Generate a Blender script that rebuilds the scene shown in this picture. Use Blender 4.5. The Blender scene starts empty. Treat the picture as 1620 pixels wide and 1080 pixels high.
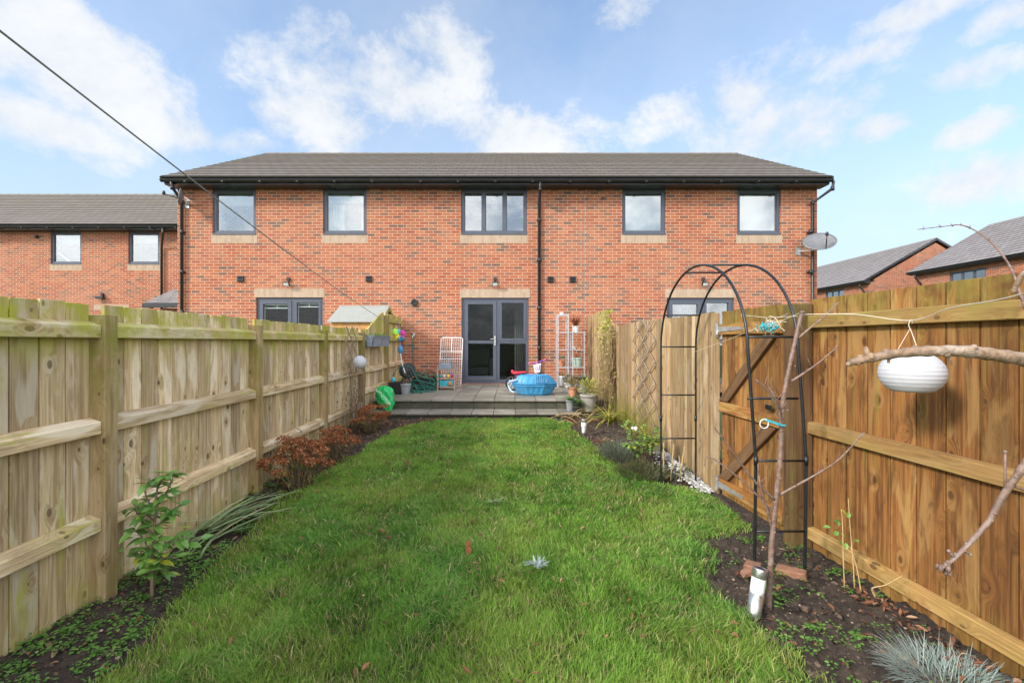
import bpy, math, random
import numpy as np
from mathutils import Vector, Matrix, Quaternion

random.seed(7)
rng = np.random.default_rng(7)
S = bpy.context.scene
COL = S.collection
R = math.radians

# ------------------------------------------------------------------ camera, sky, sun, exposure
EYE = 1.55
FPX = 720.0
cam_data = bpy.data.cameras.new('camera')
cam_data.lens = 16.0
cam_data.sensor_width = 36.0
cam_data.clip_start = 0.05
cam_data.clip_end = 5000
cam_data.shift_y = 0.0006
cam = bpy.data.objects.new('camera', cam_data)
cam.location = (0, 0, EYE)
cam.rotation_euler = (R(90), 0, 0)
COL.objects.link(cam)
S.camera = cam

SUN_DIR = Vector((0.72, 0.50, -0.50)).normalized()      # the way the light travels
SUN_EL = math.asin(-SUN_DIR.z)
SUN_AZ = math.atan2(-SUN_DIR.x, -SUN_DIR.y)             # from +Y, clockwise seen from above


def N(nt, kind, inputs=None, **props):
    n = nt.nodes.new(kind)
    for k, v in props.items():
        setattr(n, k, v)
    if inputs:
        for k, v in inputs.items():
            s = n.inputs[k]
            if isinstance(v, bpy.types.NodeSocket):
                nt.links.new(v, s)
            else:
                s.default_value = v
    return n


def M_(nt, op, a, b=None, c=None, clamp=False):
    n = nt.nodes.new('ShaderNodeMath')
    n.operation = op
    n.use_clamp = clamp
    for i, v in enumerate((a, b, c)):
        if v is None:
            continue
        if isinstance(v, bpy.types.NodeSocket):
            nt.links.new(v, n.inputs[i])
        else:
            n.inputs[i].default_value = v
    return n.outputs[0]


def SS(nt, v, a, b, lo=0.0, hi=1.0):
    n = N(nt, 'ShaderNodeMapRange', {'Value': v, 'From Min': a, 'From Max': b, 'To Min': lo, 'To Max': hi},
          interpolation_type='SMOOTHSTEP')
    return n.outputs[0]


def MIX(nt, f, a, b, mode='MIX'):
    n = N(nt, 'ShaderNodeMix', data_type='RGBA', blend_type=mode)
    for idx, v in ((0, f), (6, a), (7, b)):
        if isinstance(v, bpy.types.NodeSocket):
            nt.links.new(v, n.inputs[idx])
        else:
            n.inputs[idx].default_value = (v + (1,)) if isinstance(v, tuple) and len(v) == 3 else v
    return n.outputs[2]


world = bpy.data.worlds.new('World')
S.world = world
world.use_nodes = True
wn = world.node_tree
wn.nodes.clear()
sky = N(wn, 'ShaderNodeTexSky', sky_type='NISHITA', sun_disc=False, sun_elevation=SUN_EL, sun_rotation=SUN_AZ,
        air_density=1.0, dust_density=0.6, ozone_density=1.6)
tc = N(wn, 'ShaderNodeTexCoord').outputs['Generated']
blobs = [  # where the clouds stand in the sky: picture-independent directions with their angular size
    (60, 60, 230, 120), (150, 130, 150, 90), (600, 125, 190, 95), (700, 70, 130, 60), (520, 190, 130, 60), (800, 215, 110, 50),
    (1165, 150, 150, 85), (1235, 205, 165, 75), (990, 10, 90, 35), (1450, 20, 120, 40), (1370, 85, 80, 26),
    (1385, 200, 60, 30), (1545, 285, 70, 45), (40, 190, 130, 60), (330, 215, 110, 40), (1540, 205, 45, 30), (1600, 20, 70, 35), (1520, 120, 70, 30)]
tot = None
for (px, py, rx, ry) in blobs:
    c = Vector(((px - 810) / FPX, 1, (541 - py) / FPX))
    L = c.length
    c.normalize()
    sx, sz = FPX * L / rx, FPX * L / ry
    sx = sx * L * 0.75
    mp = N(wn, 'ShaderNodeVectorMath', {0: tc, 1: tuple(c)}, operation='SUBTRACT').outputs[0]
    mp = N(wn, 'ShaderNodeVectorMath', {0: mp, 1: (sx, 1.0, sz)}, operation='MULTIPLY').outputs[0]
    ln = N(wn, 'ShaderNodeVectorMath', {0: mp}, operation='LENGTH').outputs['Value']
    b = N(wn, 'ShaderNodeMapRange', {'Value': ln, 'From Min': 0.0, 'From Max': 1.5, 'To Min': 1.0, 'To Max': 0.0},
          interpolation_type='SMOOTHSTEP').outputs[0]
    tot = b if tot is None else M_(wn, 'MAXIMUM', tot, b)
stretch = N(wn, 'ShaderNodeVectorMath', {0: tc, 1: (1.0, 1.0, 1.25)}, operation='MULTIPLY').outputs[0]
n1 = N(wn, 'ShaderNodeTexNoise', {'Vector': stretch, 'Scale': 4.6, 'Detail': 12.0, 'Roughness': 0.64, 'Distortion': 0.12}).outputs[0]
n2 = N(wn, 'ShaderNodeTexNoise', {'Vector': stretch, 'Scale': 1.8, 'Detail': 6.0, 'Roughness': 0.6}).outputs[0]
behind = SS(wn, N(wn, 'ShaderNodeSeparateXYZ', {0: tc}).outputs[1], 0.25, -0.25, 0.0, 0.75)    # the half of the sky behind the camera is cloudier
tot = M_(wn, 'MAXIMUM', tot, behind)
cov = M_(wn, 'ADD', M_(wn, 'MULTIPLY', tot, 0.86), M_(wn, 'MULTIPLY', M_(wn, 'SUBTRACT', n1, 0.5), 3.3))
cloud = SS(wn, cov, 0.06, 0.95, 0.0, 0.97)
veil = SS(wn, n2, 0.3, 0.7, 0.04, 0.36)
cloud = M_(wn, 'MAXIMUM', cloud, veil)
ccol = MIX(wn, SS(wn, n1, 0.4, 0.7), (2.4, 2.55, 2.75), (2.95, 3.0, 3.08))
ccol = MIX(wn, behind, ccol, (11.0, 11.1, 11.3))     # unseen clouds brightened well beyond the visible ones, as added fill light
skyc = MIX(wn, 0.85, sky.outputs[0], (0.74, 0.84, 0.88), 'MULTIPLY')
elev = N(wn, 'ShaderNodeSeparateXYZ', {0: tc}).outputs[2]
skyc = MIX(wn, SS(wn, elev, 0.50, 0.02, 0.0, 0.85), skyc, (1.68, 1.98, 2.38))     # pale moist air low over the roofs
skyc = MIX(wn, cloud, skyc, ccol)
bg = N(wn, 'ShaderNodeBackground', {'Color': skyc, 'Strength': 0.15})
wo = N(wn, 'ShaderNodeOutputWorld')
wn.links.new(bg.outputs[0], wo.inputs[0])

sd = bpy.data.lights.new('sun', 'SUN')
sd.energy = 1.7
sd.angle = R(8)
sd.color = (1.0, 0.93, 0.82)
sun = bpy.data.objects.new('sun', sd)
sun.rotation_euler = SUN_DIR.to_track_quat('-Z', 'Y').to_euler()
sun.location = (-20, -14, 20)
COL.objects.link(sun)

S.view_settings.view_transform = 'Standard'
S.view_settings.look = 'None'
S.view_settings.gamma = 1
S.view_settings.use_curve_mapping = False
S.view_settings.exposure = 1.17


# ------------------------------------------------------------------ measuring helpers
def X_(px, Y):
    return (px - 810) * Y / FPX


def Z_(py, Y):
    return EYE - (py - 541) * Y / FPX


def P(px, py, Y):
    return Vector((X_(px, Y), Y, Z_(py, Y)))


def g(y):                                  # height of the garden: it climbs a little towards the house
    t = min(max((y - 2.6) / 5.4, 0), 1)
    return 0.2 * t * t * (3 - 2 * t)


# ------------------------------------------------------------------ numpy noise
def vnoise(x, y, seed=0):
    xi = np.floor(x).astype(np.int64)
    yi = np.floor(y).astype(np.int64)
    xf, yf = x - xi, y - yi

    def h(a, b):
        n = (a * 374761393 + b * 668265263 + seed * 974634777) & 0x7fffffff
        n = ((n ^ (n >> 13)) * 1274126177) & 0x7fffffff
        return ((n ^ (n >> 16)) & 0xffff) / 65535.0
    u, v = xf * xf * (3 - 2 * xf), yf * yf * (3 - 2 * yf)
    return (h(xi, yi) * (1 - u) + h(xi + 1, yi) * u) * (1 - v) + (h(xi, yi + 1) * (1 - u) + h(xi + 1, yi + 1) * u) * v


def fbm(x, y, seed=0, o=4):
    s, a, t = 0, 1.0, 0
    for i in range(o):
        s = s + a * vnoise(x * 2 ** i, y * 2 ** i, seed + i)
        t += a
        a *= 0.5
    return s / t


# ------------------------------------------------------------------ objects
OFF = {}


def tag(o, label, cat, group=None):
    o['label'] = label
    o['category'] = cat
    if group:
        o['group'] = group
    return o


def thing(name, label, cat, loc, group=None):
    o = bpy.data.objects.new(name, None)
    o.empty_display_size = 0.1
    o.location = loc
    COL.objects.link(o)
    OFF[o.name] = Vector(loc)
    return tag(o, label, cat, group)


class MB:
    """collects shapes, then links them as ONE mesh object"""

    def __init__(self, mat=None):
        self.v, self.f, self.g, self.r, self.mi, self.c = [], [], [], [], [], []
        self.M = mat
        self.cur = 0

    def add(self, pts, faces, gc=None, rnd=None):
        b = len(self.v)
        if rnd is None:
            rnd = random.random()
        for i, p in enumerate(pts):
            p = Vector(p)
            self.g.append(tuple(gc[i]) if gc else (p.x, p.y, p.z))
            self.r.append(rnd)
            self.v.append(self.M @ p if self.M else p)
        for f in faces:
            self.f.append([i + b for i in f])
            self.mi.append(self.cur)

    def hexa(self, p, gc=None, rnd=None):           # eight corners: bottom ring, top ring
        self.add(p, [(3, 2, 1, 0), (4, 5, 6, 7), (0, 1, 5, 4), (1, 2, 6, 5), (2, 3, 7, 6), (3, 0, 4, 7)], gc, rnd)

    def box(self, x0, x1, y0, y1, z0, z1, long=2, rnd=None):
        p = [(x0, y0, z0), (x1, y0, z0), (x1, y1, z0), (x0, y1, z0), (x0, y0, z1), (x1, y0, z1), (x1, y1, z1), (x0, y1, z1)]
        c = Vector(((x0 + x1) / 2, (y0 + y1) / 2, (z0 + z1) / 2))
        gc = []
        for q in p:
            d = Vector(q) - c
            o = [0, 1, 2]
            o.remove(long)
            gc.append((d[o[0]], d[o[1]], d[long]))
        self.hexa(p, gc, rnd)

    def beam(self, a, b, w, h, up=(0, 0, 1), rnd=None):      # square bar from a to b
        a, b = Vector(a), Vector(b)
        t = (b - a)
        L = t.length
        t.normalize()
        s = t.cross(Vector(up))
        if s.length < 1e-5:
            s = t.cross(Vector((1, 0, 0)))
        s.normalize()
        u = s.cross(t)
        p, gc = [], []
        for e, q in ((0, a), (L, b)):
            for (i, j) in ((-1, -1), (1, -1), (1, 1), (-1, 1)):
                p.append(q + s * (i * w / 2) + u * (j * h / 2))
                gc.append((i * w / 2, j * h / 2, e))
        self.hexa(p, gc, rnd)

    def tube(self, pts, r, n=8, caps=True, closed=False, rnd=None):
        pts = [Vector(p) for p in pts]
        m = len(pts)
        if not isinstance(r, (list, tuple)):
            r = [r] * m
        nrm = None
        ring, gc, L = [], [], 0
        for i, p in enumerate(pts):
            if closed:
                t = pts[(i + 1) % m] - pts[i - 1]
            else:
                t = pts[min(i + 1, m - 1)] - pts[max(i - 1, 0)]
            t.normalize()
            if nrm is None:
                nrm = t.orthogonal().normalized()
            else:
                nrm = (nrm - t * nrm.dot(t))
                nrm = nrm.normalized() if nrm.length > 1e-6 else t.orthogonal().normalized()
            bi = t.cross(nrm)
            if i:
                L += (p - pts[i - 1]).length
            for k in range(n):
                a = 2 * math.pi * k / n
                d = nrm * math.cos(a) + bi * math.sin(a)
                ring.append(p + d * r[i])
                gc.append((math.cos(a) * r[i], math.sin(a) * r[i], L))
        fs = []
        for i in range(m if closed else m - 1):
            j = (i + 1) % m
            for k in range(n):
                fs.append((i * n + k, i * n + (k + 1) % n, j * n + (k + 1) % n, j * n + k))
        if caps and not closed:
            fs.append(tuple(range(n - 1, -1, -1)))
            fs.append(tuple((m - 1) * n + k for k in range(n)))
        self.add(ring, fs, gc, rnd)

    def lathe(self, prof, c=(0, 0, 0), n=24, sx=1, sy=1, rnd=None, wob=0, axis=None):
        c = Vector(c)
        q = Vector((0, 0, 1)).rotation_difference(Vector(axis).normalized()) if axis is not None else None
        pts, fs, gc = [], [], []
        for j, (r, z) in enumerate(prof):
            for k in range(n):
                a = 2 * math.pi * k / n
                rr = r * (1 + wob * random.uniform(-1, 1))
                p = Vector((math.cos(a) * rr * sx, math.sin(a) * rr * sy, z))
                if q:
                    p = q @ p
                pts.append(c + p)
                gc.append((a * 0.1, 0, z))
        for j in range(len(prof) - 1):
            for k in range(n):
                fs.append((j * n + k, j * n + (k + 1) % n, (j + 1) * n + (k + 1) % n, (j + 1) * n + k))
        if prof[0][0] > 1e-6:
            fs.append(tuple(range(n - 1, -1, -1)))
        if prof[-1][0] > 1e-6:
            fs.append(tuple((len(prof) - 1) * n + k for k in range(n)))
        self.add(pts, fs, gc, rnd)

    def blob(self, c, r, n=8, m=5, sc=(1, 1, 1), jit=0.0, rnd=None):
        c = Vector(c)
        pts, fs = [c + Vector((0, 0, -r * sc[2]))], []
        for j in range(1, m):
            ph = math.pi * j / m - math.pi / 2
            for k in range(n):
                a = 2 * math.pi * k / n
                rr = r * (1 + jit * random.uniform(-1, 1))
                pts.append(c + Vector((math.cos(a) * math.cos(ph) * rr * sc[0], math.sin(a) * math.cos(ph) * rr * sc[1], math.sin(ph) * rr * sc[2])))
        pts.append(c + Vector((0, 0, r * sc[2])))
        T = len(pts) - 1
        for k in range(n):
            fs.append((0, 1 + (k + 1) % n, 1 + k))
            fs.append((T, T - n + k, T - n + (k + 1) % n))
        for j in range(m - 2):
            for k in range(n):
                a, b = 1 + j * n, 1 + (j + 1) * n
                fs.append((a + k, a + (k + 1) % n, b + (k + 1) % n, b + k))
        self.add(pts, fs, None, rnd)

    def leaf(self, p, d, nrm, L, W, bend=0.25, fold=0.15, rnd=None, prof=None):
        p, d, nrm = Vector(p), Vector(d).normalized(), Vector(nrm)
        s = d.cross(nrm)
        if s.length < 1e-4:
            s = d.orthogonal()
        s.normalize()
        u = s.cross(d)
        prof = prof or ((0, .05), (.22, .75), (.5, 1), (.78, .65), (1, .03))
        pts, gc = [], []
        for t, w in prof:
            mid = p + d * (L * t) - u * (bend * L * t * t)
            for k in (-1, 0, 1):
                pts.append(mid + s * (k * w * W / 2) + u * (abs(k) * fold * W * w))
                gc.append((k * w, t, 0))
        fs = []
        for i in range(len(prof) - 1):
            for k in (0, 1):
                a = i * 3 + k
                fs.append((a, a + 1, a + 4, a + 3))
        self.add(pts, fs, gc, rnd)

    def holed(self, x0, x1, z0, z1, holes, y0, y1, rnd=0.5):
        """slab between y0 (front) and y1 (back) with rectangular holes"""
        xs = sorted({x0, x1} | {min(max(h[i], x0), x1) for h in holes for i in (0, 1)})
        zs = sorted({z0, z1} | {min(max(h[i], z0), z1) for h in holes for i in (2, 3)})

        def solid(i, j):
            if i < 0 or j < 0 or i >= len(xs) - 1 or j >= len(zs) - 1:
                return False
            cx, cz = (xs[i] + xs[i + 1]) / 2, (zs[j] + zs[j + 1]) / 2
            return not any(h[0] < cx < h[1] and h[2] < cz < h[3] for h in holes)
        for i in range(len(xs) - 1):
            for j in range(len(zs) - 1):
                if not solid(i, j):
                    continue
                a, b, c, d = xs[i], xs[i + 1], zs[j], zs[j + 1]
                self.add([(a, y0, c), (b, y0, c), (b, y0, d), (a, y0, d)], [(0, 1, 2, 3)], None, rnd)
                self.add([(a, y1, c), (b, y1, c), (b, y1, d), (a, y1, d)], [(3, 2, 1, 0)], None, rnd)
                if not solid(i - 1, j):
                    self.add([(a, y0, c), (a, y0, d), (a, y1, d), (a, y1, c)], [(0, 1, 2, 3)], None, rnd)
                if not solid(i + 1, j):
                    self.add([(b, y0, c), (b, y1, c), (b, y1, d), (b, y0, d)], [(0, 1, 2, 3)], None, rnd)
                if not solid(i, j - 1):
                    self.add([(a, y0, c), (a, y1, c), (b, y1, c), (b, y0, c)], [(0, 1, 2, 3)], None, rnd)
                if not solid(i, j + 1):
                    self.add([(a, y0, d), (b, y0, d), (b, y1, d), (a, y1, d)], [(0, 1, 2, 3)], None, rnd)

    def build(self, name, mat, parent=None, smooth=False, bevel=0, seg=1):
        if not self.v:
            return None
        if parent:
            off = OFF[parent.name]
        else:
            xs = [p.x for p in self.v]
            ys = [p.y for p in self.v]
            off = Vector(((min(xs) + max(xs)) / 2, (min(ys) + max(ys)) / 2, min(p.z for p in self.v)))
        me = bpy.data.meshes.new(name)
        me.from_pydata([tuple(p - off) for p in self.v], [], self.f)
        a = me.attributes.new('gc', 'FLOAT_VECTOR', 'POINT')
        a.data.foreach_set('vector', np.array(self.g, dtype=np.float32).ravel())
        a = me.attributes.new('rnd', 'FLOAT', 'POINT')
        a.data.foreach_set('value', np.array(self.r, dtype=np.float32))
        for m in (mat if isinstance(mat, (list, tuple)) else [mat]):
            me.materials.append(m)
        me.polygons.foreach_set('material_index', self.mi)
        if smooth:
            me.polygons.foreach_set('use_smooth', [True] * len(me.polygons))
        me.update()
        o = bpy.data.objects.new(name, me)
        COL.objects.link(o)
        OFF[o.name] = off
        if parent:
            o.parent = parent
        else:
            o.location = off
        if bevel:
            b = o.modifiers.new('bevel', 'BEVEL')
            b.width = bevel
            b.segments = seg
            b.limit_method = 'ANGLE'
            b.angle_limit = R(40)
        return o


def struct(o):
    o['kind'] = 'structure'
    return o


def stuff(o, label, cat):
    o['kind'] = 'stuff'
    return tag(o, label, cat)


# ------------------------------------------------------------------ materials
def newmat(name):
    m = bpy.data.materials.new(name)
    m.use_nodes = True
    nt = m.node_tree
    nt.nodes.clear()
    out = N(nt, 'ShaderNodeOutputMaterial')
    bs = N(nt, 'ShaderNodeBsdfPrincipled')
    nt.links.new(bs.outputs[0], out.inputs[0])
    return m, nt, bs, out


def setc(nt, bs, sock, v):
    if isinstance(v, bpy.types.NodeSocket):
        nt.links.new(v, bs.inputs[sock])
    else:
        bs.inputs[sock].default_value = v


def bump(nt, bs, h, strength, dist=0.01):
    b = N(nt, 'ShaderNodeBump', {'Height': h, 'Strength': strength, 'Distance': dist})
    nt.links.new(b.outputs[0], bs.inputs['Normal'])


def pos(nt):
    return N(nt, 'ShaderNodeNewGeometry').outputs['Position']


def attr(nt, name, out='Vector'):
    return N(nt, 'ShaderNodeAttribute', attribute_name=name).outputs[out]


def simple(name, col, rough=0.6, metal=0.0, var=0.18, scale=14, bmp=0.15, rv=0.0, spec=0.5, dirt=None, dirt_amt=0.4, dscale=4):
    m, nt, bs, out = newmat(name)
    p = pos(nt)
    n = N(nt, 'ShaderNodeTexNoise', {'Vector': p, 'Scale': scale, 'Detail': 6.0, 'Roughness': 0.65}).outputs[0]
    lo = tuple(c * (1 - var) for c in col)
    hi = tuple(min(1, c * (1 + var)) for c in col)
    c = MIX(nt, SS(nt, n, 0.3, 0.7), lo, hi)
    if rv:
        r = attr(nt, 'rnd', 'Fac')
        c = MIX(nt, 1.0, c, N(nt, 'ShaderNodeCombineColor', {0: M_(nt, 'ADD', 1 - rv / 2, M_(nt, 'MULTIPLY', r, rv)),
                1: M_(nt, 'ADD', 1 - rv / 2, M_(nt, 'MULTIPLY', r, rv)), 2: M_(nt, 'ADD', 1 - rv / 2, M_(nt, 'MULTIPLY', r, rv))}).outputs[0], 'MULTIPLY')
    if dirt:
        n2 = N(nt, 'ShaderNodeTexNoise', {'Vector': p, 'Scale': float(dscale), 'Detail': 8.0, 'Roughness': 0.7}).outputs[0]
        c = MIX(nt, SS(nt, n2, 0.42, 0.72, 0, dirt_amt), c, dirt)
    setc(nt, bs, 'Base Color', c)
    setc(nt, bs, 'Roughness', SS(nt, n, 0.2, 0.8, max(0, rough - 0.12), min(1, rough + 0.12)))
    bs.inputs['Metallic'].default_value = metal
    bs.inputs['Specular IOR Level'].default_value = spec
    if bmp:
        bump(nt, bs, n, bmp, 0.006)
    return m


def wood(name, light, dark, pale, algae, alg_amt, pale_amt, alg_lo, alg_hi, knot=(0.07, 0.035, 0.02), wet=0.0, mott=0.35, kmin=0.52):
    m, nt, bs, out = newmat(name)
    gcv = attr(nt, 'gc')
    r = attr(nt, 'rnd', 'Fac')
    sp = N(nt, 'ShaderNodeSeparateXYZ', {0: gcv})
    x = M_(nt, 'ADD', sp.outputs[0], sp.outputs[1])
    z = sp.outputs[2]
    r50 = M_(nt, 'MULTIPLY', r, 53.0)
    # knots
    kv = N(nt, 'ShaderNodeCombineXYZ', {0: M_(nt, 'ADD', M_(nt, 'MULTIPLY', x, 7.0), r50),
                                        1: M_(nt, 'ADD', M_(nt, 'MULTIPLY', z, 4.2), M_(nt, 'MULTIPLY', r, 91.0))}).outputs[0]
    vo = N(nt, 'ShaderNodeTexVoronoi', {'Vector': kv, 'Scale': 1.0}, voronoi_dimensions='2D')
    kd = vo.outputs['Distance']
    kr = N(nt, 'ShaderNodeSeparateColor', {0: vo.outputs['Color']}).outputs[0]
    on = SS(nt, kr, kmin, kmin + 0.04)
    size = M_(nt, 'MULTIPLY', M_(nt, 'SUBTRACT', kr, 0.3), 0.17)
    kn = M_(nt, 'MULTIPLY', SS(nt, M_(nt, 'DIVIDE', kd, size), 1.15, 0.75), on)
    halo = M_(nt, 'MULTIPLY', SS(nt, kd, 0.42, 0.0), on)
    # grain bends round the knots
    gv = N(nt, 'ShaderNodeCombineXYZ', {0: M_(nt, 'ADD', M_(nt, 'MULTIPLY', x, 55.0), M_(nt, 'MULTIPLY', halo, 3.0)),
                                        1: M_(nt, 'MULTIPLY', r, 17.0), 2: M_(nt, 'ADD', M_(nt, 'MULTIPLY', z, 1.7), r50)}).outputs[0]
    gr = N(nt, 'ShaderNodeTexNoise', {'Vector': gv, 'Scale': 1.0, 'Detail': 5.0, 'Roughness': 0.65, 'Distortion': 0.6}).outputs[0]
    gv2 = N(nt, 'ShaderNodeCombineXYZ', {0: M_(nt, 'MULTIPLY', x, 240.0), 1: r50, 2: M_(nt, 'MULTIPLY', z, 8.0)}).outputs[0]
    fine = N(nt, 'ShaderNodeTexNoise', {'Vector': gv2, 'Scale': 1.0, 'Detail': 3.0}).outputs[0]
    c = MIX(nt, SS(nt, gr, 0.32, 0.68), dark, light)
    # bleached sapwood patches with a crisp edge, long along the grain
    hv = N(nt, 'ShaderNodeCombineXYZ', {0: M_(nt, 'ADD', M_(nt, 'MULTIPLY', x, 8.0), r50), 1: M_(nt, 'MULTIPLY', halo, 0.7),
                                        2: M_(nt, 'ADD', M_(nt, 'MULTIPLY', z, 1.5), M_(nt, 'MULTIPLY', r, 29.0))}).outputs[0]
    hn = N(nt, 'ShaderNodeTexNoise', {'Vector': hv, 'Scale': 1.0, 'Detail': 3.0, 'Roughness': 0.5, 'Distortion': 0.8}).outputs[0]
    c = MIX(nt, M_(nt, 'MULTIPLY', SS(nt, hn, 0.50, 0.60), pale_amt), c, pale)
    c = MIX(nt, M_(nt, 'MULTIPLY', SS(nt, fine, 0.55, 0.75), 0.25), c, dark)
    # every board its own tone
    tone = M_(nt, 'ADD', 0.60, M_(nt, 'MULTIPLY', r, 0.68))
    c = MIX(nt, 1.0, c, N(nt, 'ShaderNodeCombineColor', {0: tone, 1: tone, 2: tone}).outputs[0], 'MULTIPLY')
    c = MIX(nt, M_(nt, 'MULTIPLY', halo, 0.35), c, dark)
    ring = M_(nt, 'SINE', M_(nt, 'MULTIPLY', kd, 160.0))
    c = MIX(nt, M_(nt, 'MULTIPLY', kn, SS(nt, ring, -1, 1, 0.6, 0.9)), c, knot)
    # algae: on the weathered upper part and in streaks
    p = pos(nt)
    pz = N(nt, 'ShaderNodeSeparateXYZ', {0: p}).outputs[2]
    an = N(nt, 'ShaderNodeTexNoise', {'Vector': p, 'Scale': 5.0, 'Detail': 8.0, 'Roughness': 0.68}).outputs[0]
    hm = SS(nt, pz, alg_lo, alg_hi)
    low = SS(nt, pz, 0.35, 0.05)
    am = M_(nt, 'MAXIMUM', hm, M_(nt, 'MULTIPLY', low, 0.5))
    sv = N(nt, 'ShaderNodeCombineXYZ', {0: M_(nt, 'ADD', M_(nt, 'MULTIPLY', x, 16.0), r50), 1: r50, 2: M_(nt, 'MULTIPLY', z, 0.9)}).outputs[0]
    st = SS(nt, N(nt, 'ShaderNodeTexNoise', {'Vector': sv, 'Scale': 1.0, 'Detail': 4.0}).outputs[0], 0.52, 0.7, 0, 0.9)
    am = M_(nt, 'MAXIMUM', am, st)
    ag = M_(nt, 'MULTIPLY', M_(nt, 'MULTIPLY', SS(nt, an, 0.33, 0.62), am), alg_amt)
    c = MIX(nt, ag, c, algae)
    mv = N(nt, 'ShaderNodeCombineXYZ', {0: M_(nt, 'ADD', M_(nt, 'MULTIPLY', x, 13.0), r50), 1: r50, 2: M_(nt, 'MULTIPLY', z, 3.2)}).outputs[0]
    mo = N(nt, 'ShaderNodeTexNoise', {'Vector': mv, 'Scale': 1.0, 'Detail': 6.0, 'Roughness': 0.7, 'Distortion': 0.5}).outputs[0]
    c = MIX(nt, SS(nt, mo, 0.48, 0.68, 0, mott), c, tuple(v * 0.62 for v in dark))
    # sparse dark mildew specks
    sn = N(nt, 'ShaderNodeTexNoise', {'Vector': p, 'Scale': 38.0, 'Detail': 4.0, 'Roughness': 0.75}).outputs[0]
    c = MIX(nt, SS(nt, sn, 0.64, 0.74, 0, 0.55), c, tuple(v * 0.35 for v in dark))
    setc(nt, bs, 'Base Color', c)
    bs.inputs['Roughness'].default_value = 0.78 - wet
    bs.inputs['Specular IOR Level'].default_value = 0.3
    h = M_(nt, 'ADD', M_(nt, 'MULTIPLY', gr, 0.6), M_(nt, 'ADD', M_(nt, 'MULTIPLY', fine, 0.5), M_(nt, 'MULTIPLY', kn, -0.4)))
    bump(nt, bs, h, 0.45, 0.004)
    return m


def brick(name, reds, darkf=0.12, mortar=(0.50, 0.40, 0.31), soldier=False, cell=(0.225, 0.075), tint=1.0):
    m, nt, bs, out = newmat(name)
    p = pos(nt)
    s = N(nt, 'ShaderNodeSeparateXYZ', {0: p})
    u = M_(nt, 'ADD', s.outputs[0], s.outputs[1])
    v = s.outputs[2]
    vec = N(nt, 'ShaderNodeCombineXYZ', {0: v, 1: u} if soldier else {0: u, 1: v}).outputs[0]
    bt = N(nt, 'ShaderNodeTexBrick', {'Vector': vec, 'Scale': 1.0, 'Mortar Size': 0.0055, 'Mortar Smooth': 0.25, 'Bias': 0.0,
                                      'Brick Width': cell[0], 'Row Height': cell[1], 'Color1': (0, 0, 0, 1), 'Color2': (1, 1, 1, 1), 'Mortar': (0, 0, 0, 1)})
    rv = N(nt, 'ShaderNodeSeparateColor', {0: bt.outputs['Color']}).outputs[0]
    cl = N(nt, 'ShaderNodeTexNoise', {'Vector': p, 'Scale': 1.3, 'Detail': 2.0}).outputs[0]
    rv = M_(nt, 'ADD', rv, M_(nt, 'MULTIPLY', M_(nt, 'SUBTRACT', cl, 0.5), 0.34))
    ramp = N(nt, 'ShaderNodeValToRGB', {'Fac': rv})
    el = ramp.color_ramp.elements
    el[0].position, el[0].color = 0.0, reds[0] + (1,)
    el[1].position, el[1].color = 1.0, reds[-1] + (1,)
    for i, c in enumerate(reds[1:-1]):
        e = el.new((i + 1) / (len(reds) - 1) * (1 - darkf) if not soldier else (i + 1) / (len(reds) - 1))
        e.color = c + (1,)
    fn = N(nt, 'ShaderNodeTexNoise', {'Vector': p, 'Scale': 60.0, 'Detail': 4.0, 'Roughness': 0.7}).outputs[0]
    c = MIX(nt, SS(nt, fn, 0.3, 0.75, 0.0, 0.28), ramp.outputs[0], tuple(v * 0.55 for v in reds[1]))
    c = MIX(nt, bt.outputs['Fac'], c, mortar)
    w = N(nt, 'ShaderNodeTexNoise', {'Vector': p, 'Scale': 0.55, 'Detail': 5.0, 'Roughness': 0.6}).outputs[0]
    c = MIX(nt, SS(nt, w, 0.35, 0.7, 0.0, 0.12), c, (0.55, 0.38, 0.28))
    # rain streaks
    sv = N(nt, 'ShaderNodeCombineXYZ', {0: M_(nt, 'MULTIPLY', u, 4.0), 1: M_(nt, 'MULTIPLY', v, 0.25)}).outputs[0]
    sn = N(nt, 'ShaderNodeTexNoise', {'Vector': sv, 'Scale': 1.0, 'Detail': 4.0}).outputs[0]
    c = MIX(nt, SS(nt, sn, 0.5, 0.8, 0.0, 0.28), c, tuple(v * 0.6 for v in reds[1]))
    setc(nt, bs, 'Base Color', c)
    bs.inputs['Roughness'].default_value = 0.9
    bs.inputs['Specular IOR Level'].default_value = 0.2
    h = M_(nt, 'SUBTRACT', M_(nt, 'MULTIPLY', fn, 0.3), bt.outputs['Fac'])
    bump(nt, bs, h, 0.6, 0.006)
    return m


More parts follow.
